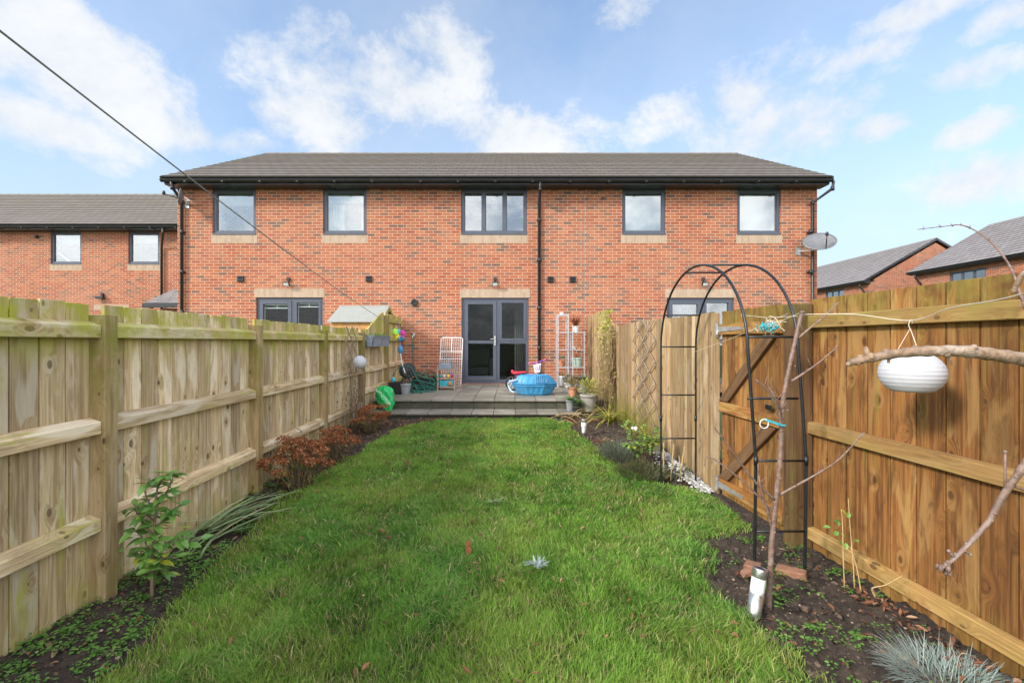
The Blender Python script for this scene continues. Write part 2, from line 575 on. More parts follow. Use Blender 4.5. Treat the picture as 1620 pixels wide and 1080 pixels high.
def tilemat(name, a, b, moss):
    m, nt, bs, out = newmat(name)
    gcv = attr(nt, 'gc')
    r = attr(nt, 'rnd', 'Fac')
    s = N(nt, 'ShaderNodeSeparateXYZ', {0: gcv})
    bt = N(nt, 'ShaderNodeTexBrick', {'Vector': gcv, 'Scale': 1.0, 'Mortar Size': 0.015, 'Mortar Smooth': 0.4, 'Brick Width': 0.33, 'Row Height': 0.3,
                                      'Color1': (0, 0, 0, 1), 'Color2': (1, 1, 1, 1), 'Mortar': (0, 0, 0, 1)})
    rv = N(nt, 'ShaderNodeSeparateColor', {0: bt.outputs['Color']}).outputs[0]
    c = MIX(nt, rv, a, b)
    p = pos(nt)
    n = N(nt, 'ShaderNodeTexNoise', {'Vector': p, 'Scale': 1.7, 'Detail': 8.0, 'Roughness': 0.7}).outputs[0]
    hz = SS(nt, s.outputs[1], 0.5, 4.6, 0.25, 1.0)
    c = MIX(nt, M_(nt, 'MULTIPLY', SS(nt, n, 0.38, 0.66), M_(nt, 'MULTIPLY', hz, 0.75)), c, moss)
    sv = N(nt, 'ShaderNodeCombineXYZ', {0: M_(nt, 'MULTIPLY', s.outputs[0], 6.0), 1: M_(nt, 'MULTIPLY', s.outputs[1], 0.5)}).outputs[0]
    sn = N(nt, 'ShaderNodeTexNoise', {'Vector': sv, 'Scale': 1.0, 'Detail': 5.0}).outputs[0]
    c = MIX(nt, SS(nt, sn, 0.4, 0.75, 0, 0.22), c, tuple(v * 0.55 for v in a))
    c = MIX(nt, M_(nt, 'MULTIPLY', bt.outputs['Fac'], 0.8), c, (0.05, 0.045, 0.04))  # dark joints between the tiles: gap shading painted into the colour
    f = N(nt, 'ShaderNodeTexNoise', {'Vector': p, 'Scale': 40.0, 'Detail': 4.0}).outputs[0]
    setc(nt, bs, 'Base Color', c)
    bs.inputs['Roughness'].default_value = 0.75
    bs.inputs['Specular IOR Level'].default_value = 0.35
    bump(nt, bs, M_(nt, 'SUBTRACT', f, bt.outputs['Fac']), 0.35, 0.006)
    return m


def glass(name, refl=0.16, fk=0.6):
    m, nt, bs, out = newmat(name)
    nt.nodes.remove(bs)
    tr = N(nt, 'ShaderNodeBsdfTransparent', {'Color': (0.86, 0.9, 0.9, 1)})
    gl = N(nt, 'ShaderNodeBsdfGlossy', {'Color': (1, 1, 1, 1), 'Roughness': 0.01})
    p = pos(nt)
    n = N(nt, 'ShaderNodeTexNoise', {'Vector': p, 'Scale': 1.3, 'Detail': 1.0}).outputs[0]
    b = N(nt, 'ShaderNodeBump', {'Height': n, 'Strength': 0.03, 'Distance': 0.05})
    nt.links.new(b.outputs[0], gl.inputs['Normal'])
    lw = N(nt, 'ShaderNodeLayerWeight', {'Blend': 0.25}).outputs['Fresnel']
    f = M_(nt, 'ADD', refl, M_(nt, 'MULTIPLY', lw, fk), clamp=True)
    mx = N(nt, 'ShaderNodeMixShader')
    nt.links.new(f, mx.inputs[0])
    nt.links.new(tr.outputs[0], mx.inputs[1])
    nt.links.new(gl.outputs[0], mx.inputs[2])
    nt.links.new(mx.outputs[0], out.inputs[0])
    return m


def leafmat(name, a, b, c3=None, trans=0.3, rough=0.45, spec=0.4, edge=None):
    m, nt, bs, out = newmat(name)
    r = attr(nt, 'rnd', 'Fac')
    ramp = N(nt, 'ShaderNodeValToRGB', {'Fac': r})
    el = ramp.color_ramp.elements
    el[0].color, el[1].color = a + (1,), (c3 or b) + (1,)
    if c3:
        e = el.new(0.82)
        e.color = b + (1,)
    n = N(nt, 'ShaderNodeTexNoise', {'Vector': pos(nt), 'Scale': 60.0, 'Detail': 3.0}).outputs[0]
    c = MIX(nt, SS(nt, n, 0.3, 0.7, 0, 0.35), ramp.outputs[0], tuple(v * 0.6 for v in a))
    if edge:
        s = N(nt, 'ShaderNodeSeparateXYZ', {0: attr(nt, 'gc')})
        rib = SS(nt, M_(nt, 'ABSOLUTE', s.outputs[0]), 0.12, 0.0, 0, 0.5)
        c = MIX(nt, rib, c, edge)
    setc(nt, bs, 'Base Color', c)
    bs.inputs['Roughness'].default_value = rough
    bs.inputs['Specular IOR Level'].default_value = spec
    t = N(nt, 'ShaderNodeBsdfTranslucent')
    nt.links.new(c, t.inputs[0])
    mx = N(nt, 'ShaderNodeMixShader', {0: trans})
    nt.links.new(bs.outputs[0], mx.inputs[1])
    nt.links.new(t.outputs[0], mx.inputs[2])
    nt.links.new(mx.outputs[0], out.inputs[0])
    return m


MAT = {}
MAT['wood_left'] = wood('pale_weathered_wood', (0.72, 0.56, 0.34), (0.40, 0.275, 0.145), (0.80, 0.69, 0.52), (0.38, 0.38, 0.04), 0.9, 0.72, 1.35, 1.66, mott=.35, kmin=.46)
MAT['wood_right'] = wood('orange_brown_wood', (0.38, 0.165, 0.046), (0.15, 0.062, 0.02), (0.50, 0.30, 0.11), (0.24, 0.21, 0.04), 0.55, 0.45, 1.5, 1.8, knot=(0.06, 0.025, 0.012), mott=.7, kmin=.46)
MAT['wood_rail'] = wood('yellow_brown_rail_wood', (0.50, 0.30, 0.105), (0.29, 0.155, 0.055), (0.56, 0.37, 0.16), (0.26, 0.24, 0.05), 0.6, 0.4, 1.5, 1.8, knot=(0.08, 0.035, 0.015), mott=.4)
MAT['wood_post_pale'] = wood('brown_green_post_wood', (0.40, 0.285, 0.14), (0.25, 0.165, 0.075), (0.52, 0.40, 0.26), (0.22, 0.22, 0.035), 0.9, 0.4, .6, 1.7, mott=.4)
MAT['wood_far'] = wood('tan_sawn_wood', (0.46, 0.32, 0.18), (0.30, 0.185, 0.09), (0.52, 0.41, 0.27), (0.34, 0.31, 0.07), 0.5, 0.6, 2.6, 3.0)
MAT['wood_brace'] = wood('brown_treated_wood', (0.22, 0.12, 0.055), (0.12, 0.06, 0.03), (0.28, 0.17, 0.08), (0.2, 0.17, 0.05), 0.2, 0.3, 3, 4)
MAT['wood_post'] = wood('dark_brown_post_wood', (0.19, 0.105, 0.045), (0.09, 0.045, 0.02), (0.25, 0.15, 0.07), (0.18, 0.16, 0.04), 0.5, 0.3, 1.5, 1.8)  # darker brown overall than the fence boards
MAT['wood_shed'] = simple('orange_shed_cladding', (0.55, 0.27, 0.08), 0.6)
MAT['brick'] = brick('red_brick', [(0.37, 0.105, 0.05), (0.43, 0.135, 0.06), (0.31, 0.078, 0.042), (0.47, 0.165, 0.075), (0.14, 0.082, 0.062)], 0.14, (0.58, 0.46, 0.36))
MAT['buff'] = brick('buff_brick', [(0.40, 0.285, 0.2), (0.46, 0.335, 0.235), (0.50, 0.37, 0.265)], 0, (0.45, 0.37, 0.3), soldier=True)
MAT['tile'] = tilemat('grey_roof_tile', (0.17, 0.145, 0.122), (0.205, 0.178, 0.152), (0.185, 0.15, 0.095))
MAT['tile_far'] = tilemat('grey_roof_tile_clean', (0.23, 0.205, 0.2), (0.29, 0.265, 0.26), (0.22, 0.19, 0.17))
MAT['frame'] = simple('anthracite_upvc', (0.075, 0.085, 0.115), 0.42, 0, 0.08, 5, 0.02)
MAT['black_pvc'] = simple('black_pvc', (0.022, 0.022, 0.025), 0.38, 0, 0.2, 8, 0.04)
MAT['fascia'] = simple('dark_fascia', (0.035, 0.035, 0.04), 0.35, 0, 0.15, 3, 0.03)
MAT['glass'] = glass('window_glass', 0.17)
MAT['glass_door'] = glass('door_glass', 0.012, .08)
MAT['blind'] = simple('white_blind', (0.47, 0.50, 0.54), 0.8, 0, 0.05, 3, 0.0)
MAT['curtain'] = simple('white_curtain', (0.84, 0.83, 0.8), 0.85, 0, 0.06, 8, 0.05)
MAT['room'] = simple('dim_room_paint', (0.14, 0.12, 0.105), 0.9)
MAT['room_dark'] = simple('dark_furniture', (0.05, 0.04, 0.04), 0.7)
MAT['metal_black'] = simple('black_painted_steel', (0.012, 0.014, 0.016), 0.38, 0.0, 0.3, 30, 0.1)
MAT['metal_grey'] = simple('grey_painted_steel', (0.5, 0.5, 0.51), 0.45, 0.2, 0.15, 12, 0.05)
MAT['galv'] = simple('galvanised_steel', (0.55, 0.56, 0.57), 0.42, 0.7, 0.2, 25, 0.08)
MAT['white_metal'] = simple('white_coated_wire', (0.76, 0.74, 0.71), 0.5, 0, 0.08, 20, 0.03)
MAT['dish'] = simple('grey_dish_mesh', (0.19, 0.19, 0.2), 0.5, 0.3, 0.12, 9, 0.05, dirt=(0.16, 0.15, 0.14))
MAT['slab'] = simple('damp_concrete_slab', (0.28, 0.255, 0.21), 0.5, 0, 0.25, 6, 0.25, rv=0.4, dirt=(0.08, 0.08, 0.05), dirt_amt=0.6, dscale=3)
MAT['riser'] = simple('mossy_concrete_riser', (0.075, 0.07, 0.048), 0.75, 0, 0.3, 9, 0.3, rv=0.3, dirt=(0.05, 0.055, 0.03), dirt_amt=0.8, dscale=5)
MAT['felt'] = simple('grey_shed_felt', (0.30, 0.31, 0.29), 0.9, 0, 0.12, 30, 0.3, dirt=(0.25, 0.27, 0.2), dirt_amt=0.4)
MAT['blue'] = simple('blue_plastic', (0.045, 0.27, 0.52), 0.4, 0, 0.12, 6, 0.05, dirt=(0.10, 0.22, 0.32), dirt_amt=0.5)
MAT['pink'] = simple('pink_plastic', (0.55, 0.09, 0.24), 0.35)
MAT['red'] = simple('red_plastic', (0.55, 0.03, 0.06), 0.35)
MAT['white'] = simple('white_plastic', (0.8, 0.8, 0.8), 0.4, 0, 0.04)
MAT['purple'] = simple('purple_plastic', (0.28, 0.07, 0.42), 0.4)
MAT['yellow'] = simple('yellow_cloth', (0.85, 0.7, 0.05), 0.6)
MAT['lime'] = simple('lime_cloth', (0.35, 0.75, 0.08), 0.6)
MAT['magenta'] = simple('magenta_cloth', (0.62, 0.02, 0.3), 0.6)
MAT['cyan'] = simple('turquoise_plastic', (0.05, 0.42, 0.5), 0.4)
MAT['bag'] = simple('green_plastic_sack', (0.02, 0.46, 0.12), 0.28, 0, 0.15, 8, 0.25)
MAT['bag_print'] = simple('white_print', (0.7, 0.78, 0.7), 0.35)
MAT['hose'] = simple('green_hose', (0.01, 0.14, 0.10), 0.4)
MAT['black'] = simple('black_plastic', (0.02, 0.02, 0.022), 0.5)
MAT['greypl'] = simple('grey_plastic', (0.27, 0.28, 0.30), 0.5, dirt=(0.15, 0.15, 0.14))
MAT['bluegrey'] = simple('blue_grey_plastic', (0.20, 0.235, 0.28), 0.5)
MAT['terracotta'] = simple('terracotta', (0.50, 0.20, 0.09), 0.8, dirt=(0.5, 0.4, 0.32), dirt_amt=0.4)
MAT['stonepot'] = simple('grey_stone_pot', (0.33, 0.31, 0.28), 0.85, dirt=(0.14, 0.14, 0.1))
MAT['whitepot'] = simple('white_glazed_pot', (0.68, 0.68, 0.66), 0.3)
MAT['mintpot'] = simple('mint_glazed_pot', (0.42, 0.55, 0.48), 0.35)
MAT['potsoil'] = simple('potting_soil', (0.04, 0.028, 0.02), 0.95)
MAT['softwood'] = simple('faded_softwood', (0.45, 0.31, 0.22), 0.75)
MAT['paper'] = simple('white_paper', (0.5, 0.5, 0.53), 0.75, 0, 0.03, 25, 0.1)
MAT['steel'] = simple('brushed_steel', (0.6, 0.6, 0.58), 0.32, 0.9, 0.1, 30, 0.05)
MAT['frost'] = simple('frosted_plastic', (0.86, 0.87, 0.86), 0.45, 0, 0.03)
MAT['pv'] = simple('dark_solar_cell', (0.03, 0.035, 0.06), 0.25)
MAT['bark'] = simple('young_cherry_bark', (0.19, 0.115, 0.085), 0.5, 0, 0.4, 45, 0.5, dirt=(0.34, 0.28, 0.25), dirt_amt=0.6, dscale=18)
MAT['bark_pale'] = simple('pale_lichened_bark', (0.27, 0.175, 0.11), 0.6, 0, 0.4, 60, 0.8, dirt=(0.58, 0.53, 0.46), dirt_amt=0.85, dscale=9)
MAT['twig'] = simple('brown_twig', (0.20, 0.135, 0.09), 0.8, 0, 0.3, 30, 0.2)
MAT['straw'] = leafmat('dry_straw', (0.42, 0.30, 0.15), (0.55, 0.42, 0.22), None, 0.25, 0.7, 0.2)
MAT['cane'] = simple('bamboo_cane', (0.52, 0.36, 0.17), 0.6)
MAT['string'] = simple('natural_string', (0.66, 0.58, 0.47), 0.9, 0, 0.1)
MAT['cord'] = simple('grey_plastic_line', (0.2, 0.205, 0.215), 0.5)
MAT['trellis'] = simple('grey_brown_trellis', (0.33, 0.26, 0.2), 0.85, 0, 0.3, 25, 0.2)
MAT['gravel'] = simple('white_gravel', (0.44, 0.43, 0.41), 0.8, 0, 0.3, 30, 0.2, rv=0.9)
MAT['redbrick'] = simple('loose_brick', (0.30, 0.15, 0.09), 0.9, 0, 0.3, 25, 0.4, dirt=(0.14, 0.09, 0.06), dirt_amt=0.7)
MAT['camellia'] = leafmat('camellia_leaf', (0.11, 0.27, 0.06), (0.27, 0.47, 0.10), (0.75, 0.75, 0.07), 0.22, 0.28, 0.6, edge=(0.14, 0.24, 0.06))
MAT['leaf_mid'] = leafmat('mid_green_leaf', (0.08, 0.2, 0.035), (0.17, 0.33, 0.06), None, 0.3)
MAT['leaf_yellow'] = leafmat('yellow_green_leaf', (0.3, 0.34, 0.05), (0.5, 0.48, 0.09), (0.65, 0.52, 0.2), 0.35, 0.5)
MAT['strap'] = leafmat('strap_leaf', (0.22, 0.33, 0.14), (0.4, 0.48, 0.25), (0.6, 0.52, 0.3), 0.25, 0.5)
MAT['fescue'] = leafmat('blue_fescue', (0.26, 0.34, 0.30), (0.46, 0.55, 0.51), (0.62, 0.58, 0.42), 0.25, 0.6)
MAT['lavender'] = leafmat('grey_green_foliage', (0.16, 0.20, 0.13), (0.27, 0.31, 0.22), None, 0.2, 0.7)
MAT['heather'] = leafmat('dull_green_foliage', (0.10, 0.125, 0.055), (0.2, 0.22, 0.09), (0.3, 0.17, 0.1), 0.2, 0.7)
MAT['hydrangea'] = leafmat('dry_hydrangea', (0.26, 0.095, 0.042), (0.48, 0.19, 0.08), (0.66, 0.42, 0.24), 0.3, 0.75, 0.2)
MAT['hydrangea_leaf'] = leafmat('faded_shrub_leaf', (0.15, 0.16, 0.045), (0.25, 0.2, 0.06), (0.36, 0.15, 0.06), 0.3, 0.6)
MAT['redgrass'] = leafmat('red_grass', (0.30, 0.07, 0.04), (0.42, 0.16, 0.08), (0.2, 0.22, 0.06), 0.3, 0.6)
MAT['deadleaf'] = leafmat('dead_leaf', (0.18, 0.07, 0.04), (0.36, 0.16, 0.08), (0.6, 0.42, 0.25), 0.15, 0.7, 0.25)
MAT['weed'] = leafmat('weed_leaf', (0.10, 0.25, 0.04), (0.2, 0.4, 0.08), (0.35, 0.42, 0.12), 0.3, 0.5)
MAT['clod'] = simple('soil_clod', (0.075, 0.052, 0.037), 0.95, 0, 0.4, 40, 0.4, rv=1.4)
MAT['bud'] = simple('pink_bud', (0.5, 0.22, 0.2), 0.6)
MAT['flower'] = simple('pale_flower', (0.8, 0.72, 0.68), 0.6)

# ------------------------------------------------------------------ ground
mb = MB()
mb.add([(-600, -300, -0.12), (600, -300, -0.12), (600, 1500, -0.12), (-600, 1500, -0.12)], [(0, 1, 2, 3)])
m, nt, bs, out = newmat('rough_grass_ground')
nn = N(nt, 'ShaderNodeTexNoise', {'Vector': pos(nt), 'Scale': 2.5, 'Detail': 8.0}).outputs[0]
setc(nt, bs, 'Base Color', MIX(nt, SS(nt, nn, 0.3, 0.7), (0.05, 0.09, 0.025), (0.10, 0.13, 0.04)))
bs.inputs['Roughness'].default_value = 0.95
struct(mb.build('ground', m))


LAWN = [(-1.72, 0.6), (-1.83, 2.1), (-2.02, 2.7), (-2.1, 3.2), (-2.16, 4.25), (-2.08, 5.2), (-1.98, 6.0), (-1.84, 6.9), (-1.62, 7.4), (-1.2, 7.85), (-0.4, 7.97), (0.8, 7.97),
        (0.9, 7.7), (0.98, 6.8), (1.08, 6.0), (1.22, 5.25), (1.45, 4.82), (1.92, 4.55), (2.02, 4.2), (2.03, 3.75), (1.92, 3.6), (1.5, 3.42), (1.36, 3.2), (1.3, 2.8), (1.27, 2.43), (1.36, 2.05), (1.42, 1.6), (1.5, 0.6)]


def inside(x, y):
    ins = np.zeros(x.shape, bool)
    n = len(LAWN)
    for i in range(n):
        x1, y1 = LAWN[i]
        x2, y2 = LAWN[(i + 1) % n]
        if y1 == y2:
            continue
        c = ((y1 > y) != (y2 > y)) & (x < (x2 - x1) * (y - y1) / (y2 - y1) + x1)
        ins ^= c
    return ins


def ledge(x, y):                      # distance to the lawn's outline
    d = np.full(x.shape, 9.0)
    n = len(LAWN)
    for i in range(n):
        ax, ay = LAWN[i]
        bx, by = LAWN[(i + 1) % n]
        vx, vy = bx - ax, by - ay
        t = np.clip(((x - ax) * vx + (y - ay) * vy) / (vx * vx + vy * vy), 0, 1)
        d = np.minimum(d, np.hypot(x - ax - t * vx, y - ay - t * vy))
    return d


def gnp(y):
    t = np.clip((y - 2.6) / 5.4, 0, 1)
    return 0.2 * t * t * (3 - 2 * t)


def soil_h(x, y):
    bed = np.where(inside(x, y), 0.15, 1.0)
    h = gnp(y) + (fbm(x * 3, y * 3, 3) - 0.5) * 0.05
    h = h + bed * ((fbm(x * 11, y * 11, 9) - 0.5) * 0.07 + (fbm(x * 30, y * 30, 19, 3) - 0.5) * 0.055 - 0.012)
    return h


nx, ny = 300, 420
gx, gy = np.meshgrid(np.linspace(-2.75, 2.6, nx), 0.5 + (8.2 - 0.5) * np.linspace(0, 1, ny) ** 1.35)
gz = soil_h(gx, gy)
V = np.stack([gx, gy, gz], -1).reshape(-1, 3)
idx = np.arange(nx * ny).reshape(ny, nx)
F = np.stack([idx[:-1, :-1], idx[:-1, 1:], idx[1:, 1:], idx[1:, :-1]], -1).reshape(-1, 4)


def npmesh(name, V, F, mat, cols=None, smooth=False):
    """F: (n,k) quads or tris, or a list of such arrays"""
    Fs = F if isinstance(F, list) else [F]
    me = bpy.data.meshes.new(name)
    me.vertices.add(len(V))
    me.vertices.foreach_set('co', V.astype(np.float32).ravel())
    loops = np.concatenate([f.ravel() for f in Fs])
    tot = np.concatenate([np.full(len(f), f.shape[1]) for f in Fs])
    st = np.concatenate([[0], np.cumsum(tot)[:-1]])
    me.loops.add(len(loops))
    me.loops.foreach_set('vertex_index', loops.astype(np.int32))
    me.polygons.add(len(tot))
    me.polygons.foreach_set('loop_start', st.astype(np.int32))
    me.polygons.foreach_set('loop_total', tot.astype(np.int32))
    if smooth:
        me.polygons.foreach_set('use_smooth', [True] * len(tot))
    if cols is not None:
        a = me.attributes.new('Col', 'FLOAT_COLOR', 'POINT')
        a.data.foreach_set('color', cols.astype(np.float32).ravel())
    me.materials.append(mat)
    me.update(calc_edges=True)
    o = bpy.data.objects.new(name, me)
    COL.objects.link(o)
    return o


m, nt, bs, out = newmat('dark_garden_soil')
p = pos(nt)
a = N(nt, 'ShaderNodeTexNoise', {'Vector': p, 'Scale': 9.0, 'Detail': 8.0, 'Roughness': 0.7}).outputs[0]
b = N(nt, 'ShaderNodeTexNoise', {'Vector': p, 'Scale': 70.0, 'Detail': 6.0, 'Roughness': 0.75}).outputs[0]
c = MIX(nt, SS(nt, a, 0.35, 0.65), (0.03, 0.021, 0.015), (0.085, 0.06, 0.042))
c = MIX(nt, SS(nt, b, 0.5, 0.75, 0, 0.7), c, (0.18, 0.125, 0.085))
v = N(nt, 'ShaderNodeTexVoronoi', {'Vector': p, 'Scale': 55.0})
st_ = N(nt, 'ShaderNodeSeparateColor', {0: v.outputs['Color']})
c = MIX(nt, M_(nt, 'MULTIPLY', SS(nt, st_.outputs[0], 0.90, 0.93), SS(nt, v.outputs['Distance'], 0.45, 0.3)), c, (0.22, 0.16, 0.11))
setc(nt, bs, 'Base Color', c)
bs.inputs['Roughness'].default_value = 0.9
bump(nt, bs, M_(nt, 'ADD', a, b), 0.9, 0.02)
o = npmesh('soil', V, F, m, smooth=True)
struct(o)

# ------------------------------------------------------------------ grass
def make_grass(n):
    Y = 0.95 + (8.0 - 0.95) * rng.random(n * 2) ** 1.55
    X = rng.uniform(-2.3, 2.1, n * 2)
    ins = inside(X, Y)
    d = ledge(X, Y)
    sd_ = np.where(ins, d, -d)
    wob = (fbm(X * 4, Y * 4, 51) - 0.5) * 0.34
    patch = fbm(X * 2.3, Y * 2.3, 31)
    fine = fbm(X * 9, Y * 9, 77)
    keep = (sd_ + wob > rng.uniform(-0.05, 0.16, n * 2)) & (X > -2.42) & (rng.random(n * 2) < 0.10 + 1.6 * fine)
    keep &= ~((X > 1.95) & (Y > 2.4)) 
    X, Y, patch, fine, sd_ = [q[keep][:n] for q in (X, Y, patch, fine, sd_)]
    n = len(X)
    tall = np.clip((patch - 0.45) * 4, 0, 1)
    near = np.clip((4.2 - Y) / 2.6, 0, 1)
    Lb = (0.028 + 0.038 * rng.random(n) + 0.07 * tall * rng.random(n) * (0.35 + 0.65 * near) + 0.025 * near * rng.random(n))
    Lb *= np.clip(0.55 + (sd_ + 0.1) * 4, 0.5, 1)
    W = (0.0013 + 0.0026 * rng.random(n) ** 2) * np.clip(Y / 2.6, 0.9, 2.6)
    # blades of a tuft lean the same way
    az = fbm(X * 3.1, Y * 3.1, 5) * 14 + rng.normal(0, 1.5, n)
    lean = np.clip(0.25 + 0.95 * rng.random(n) + 0.45 * tall, 0, 1.5)
    dx, dy = np.cos(az), np.sin(az)
    fa = rng.uniform(0, np.pi, n)
    wx, wy = np.cos(fa), np.sin(fa)
    Z = gnp(Y) + (fbm(X * 3, Y * 3, 3) - 0.5) * 0.05 - 0.006
    B = np.stack([X, Y, Z], 1)
    Wv = np.stack([wx * W, wy * W, 0 * W], 1)
    D1 = np.stack([dx * np.sin(lean * .45) * Lb * .5, dy * np.sin(lean * .45) * Lb * .5, np.cos(lean * .45) * Lb * .5], 1)
    D2 = D1 + np.stack([dx * np.sin(lean * 1.15) * Lb * .5, dy * np.sin(lean * 1.15) * Lb * .5, np.cos(lean * 1.15) * Lb * .5], 1)
    Vv = np.stack([B - Wv, B + Wv, B + D1 + Wv * .8, B + D1 - Wv * .8, B + D2], 1).reshape(-1, 3)
    i = np.arange(n) * 5
    Q = np.stack([i, i + 1, i + 2, i + 3], 1)
    T = np.stack([i + 3, i + 2, i + 4], 1)
    g1, g2, g3, st = np.array([.082, .205, .024]), np.array([.25, .45, .07]), np.array([.46, .50, .11]), np.array([.60, .52, .24])
    t = np.clip(0.5 + (fine - .5) * 1.6 + rng.normal(0, .25, n) + (fbm(X * 1.1, Y * 1.1, 63, 2) - .5) * 1.3, 0, 1)[:, None]
    c = g1 * (1 - t) + g2 * t
    yel = np.clip((fbm(X * 2.2 + 9, Y * 2.2, 91) - .36) * 3, 0, 1)[:, None] * rng.random((n, 1))
    c = c * (1 - yel * .65) + g3 * yel * .65
    blue = np.clip((patch - .5) * 3, 0, 1)[:, None]
    c = c * (1 - blue * .35) + np.array([.12, .34, .075]) * blue * .35
    s = (rng.random(n) < 0.08 + .13 * (fine < .42))[:, None]
    c = np.where(s, st * rng.uniform(.6, 1.1, (n, 1)), c)
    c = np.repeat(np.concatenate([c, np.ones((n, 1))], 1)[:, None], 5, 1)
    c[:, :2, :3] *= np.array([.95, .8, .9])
    return Vv, [Q, T], c.reshape(-1, 4)


m, nt, bs, out = newmat('grass_blade')
c = N(nt, 'ShaderNodeAttribute', attribute_name='Col').outputs['Color']
setc(nt, bs, 'Base Color', c)
bs.inputs['Roughness'].default_value = 0.55
bs.inputs['Specular IOR Level'].default_value = 0.18
t = N(nt, 'ShaderNodeBsdfTranslucent')
nt.links.new(c, t.inputs[0])
mx = N(nt, 'ShaderNodeMixShader', {0: 0.35})
nt.links.new(bs.outputs[0], mx.inputs[1])
nt.links.new(t.outputs[0], mx.inputs[2])
nt.links.new(mx.outputs[0], out.inputs[0])
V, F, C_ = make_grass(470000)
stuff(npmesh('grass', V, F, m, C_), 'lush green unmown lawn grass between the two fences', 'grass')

# ------------------------------------------------------------------ houses
YW = 11.43


def make_house(name, label, M, w, openings, doors, ga, gb, depth=8.4, eaves=5.40, group='red brick terraced houses of the estate',
               tile='tile', loc=(0, 0, 0), base=0.3, ridge_z=8.0, extra_wall_a=0.0, back=True):
    """local frame: u along the front wall, v into the house, z up. openings / doors: (u0,u1,z0,z1,kind)"""
    H = thing(name, label, 'house', loc, group)
    holes = [o[:4] for o in openings] + [d[:4] for d in doors]
    b = MB(M)
    vr = depth / 2
    b.holed(0, w, base, eaves + 0.06, holes, 0, 0.30)
    b.box(0, w, depth - 0.3, depth, base, eaves)
    for u0, u1, on in ((0, 0.3, True), (w - 0.3, w, True)):
        for v0, v1 in ((0.302, vr), (vr, depth - 0.302)):
            zf = lambda v: eaves + 0.06 + (1 - abs(v - vr) / vr) * (ridge_z - eaves - 0.34)
            b.hexa([(u0, v0, base), (u1, v0, base), (u1, v1, base), (u0, v1, base), (u0, v0, zf(v0)), (u1, v0, zf(v0)), (u1, v1, zf(v1)), (u0, v1, zf(v1))], rnd=.5)
    b.build('wall', MAT['brick'], H)
    # tiled roof, course over course
    oa, ob = (0.06 if ga else 0), (0.06 if gb else 0)
    v0, z0 = -0.45, eaves + 0.13
    slope = math.hypot(vr - v0, ridge_z - z0)
    n = int(slope / 0.3)
    rb = MB(M)
    sl = Vector((0, vr - v0, ridge_z - z0)).normalized()
    up = Vector((0, -sl.z, sl.y))
    for side in (0, 1):
        for k in range(n):
            a0, a1 = k / n, (k + 1) / n
            pts, gc = [], []
            for f, lift in ((a0, 0.035), (a1 + 0.02, 0.012)):
                for uu, q in ((-oa, 0), (w + ob, 1)):
                    c = Vector((uu, v0, z0)) + sl * (slope * min(f, 1.0)) + up * lift
                    if side:
                        c.y = 2 * vr - c.y
                    pts.append(c)
                    gc.append((uu + M.translation.x, (f * n if f < a1 else k + .99) * 0.3 + .004, 0))
            lo = [Vector(pts[0]) - up * 0.035, Vector(pts[1]) - up * 0.035] if not side else [pts[0] - Vector((0, 0, .03)), pts[1] - Vector((0, 0, .03))]
            hi = [pts[3] - up * 0.03, pts[2] - up * 0.03] if not side else [pts[3] - Vector((0, 0, .03)), pts[2] - Vector((0, 0, .03))]
            rb.add([pts[0], pts[1], pts[3], pts[2], lo[0], lo[1], hi[0], hi[1]],
                   [(0, 1, 2, 3), (4, 5, 1, 0), (4, 0, 3, 7), (5, 6, 2, 1)], [gc[0], gc[1], gc[3], gc[2], gc[0], gc[1], gc[3], gc[2]])
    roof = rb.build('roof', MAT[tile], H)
    rd = MB(M)
    k = 0
    uu = -oa
    while uu < w + ob - 0.02:
        e = min(uu + 0.44, w + ob)
        pts = [Vector((uu, vr, ridge_z - 0.055)), Vector((e, vr, ridge_z - 0.055))]
        rd.tube(pts, [0.10, 0.108], 8)
        uu = e
    rd.build('ridge_tile', MAT[tile], roof)
    if ga or gb:
        for on, uu in ((ga, -oa - 0.01), (gb, w + ob + 0.01)):
            if on:
                for s in (0, 1):
                    vb = MB(M)
                    a = Vector((uu, v0 if not s else 2 * vr - v0, z0 - 0.05))
                    vb.beam(a, Vector((uu, vr, ridge_z - 0.05)), 0.035, 0.13)
                    vb.build('verge_board', MAT['fascia'], roof)
    fb = MB(M)
    fb.box(-oa, w + ob, -0.36, -0.34, eaves - 0.02, eaves + 0.08, 0)
    fb.box(-oa, w + ob, -0.34, -0.003, eaves - 0.02, eaves + 0.0, 0)
    for (a_, b__) in ((-oa, w + ob),):
        fb.hexa([(a_, -.338, eaves + .001), (b__, -.338, eaves + .001), (b__, -.004, eaves + .001), (a_, -.004, eaves + .001),
                 (a_, -.338, eaves + .145), (b__, -.338, eaves + .145), (b__, -.004, eaves + .33), (a_, -.004, eaves + .33)])
    fb.build('fascia', MAT['fascia'], H)
    gb_ = MB(M)
    prof = [(-0.36 - 0.06 + 0.06 * math.cos(a), eaves + 0.08 - 0.065 * math.sin(a)) for a in [math.pi * i / 8 for i in range(9)]]
    pts = [(u_, y, z) for u_ in (-oa - .03 * ga, w + ob + .03 * gb) for (y, z) in prof]
    gb_.add(pts, [(i, i + 1, 9 + i + 1, 9 + i) for i in range(8)] + [tuple(range(9)), tuple(range(17, 8, -1))])
    gb_.tube([(-oa, -0.482, eaves + 0.078), (w + ob, -0.482, eaves + 0.078)], 0.009, 6)
    uu = 0.5
    while uu < w:
        gb_.box(uu, uu + 0.05, -0.49, -0.36, eaves + 0.005, eaves + 0.03)
        uu += 0.9
    gb_.build('gutter', MAT['black_pvc'], H)
    for (u0, u1, z0_, z1_, kind) in openings:
        make_window(M, H, u0, u1, z0_, z1_, kind)
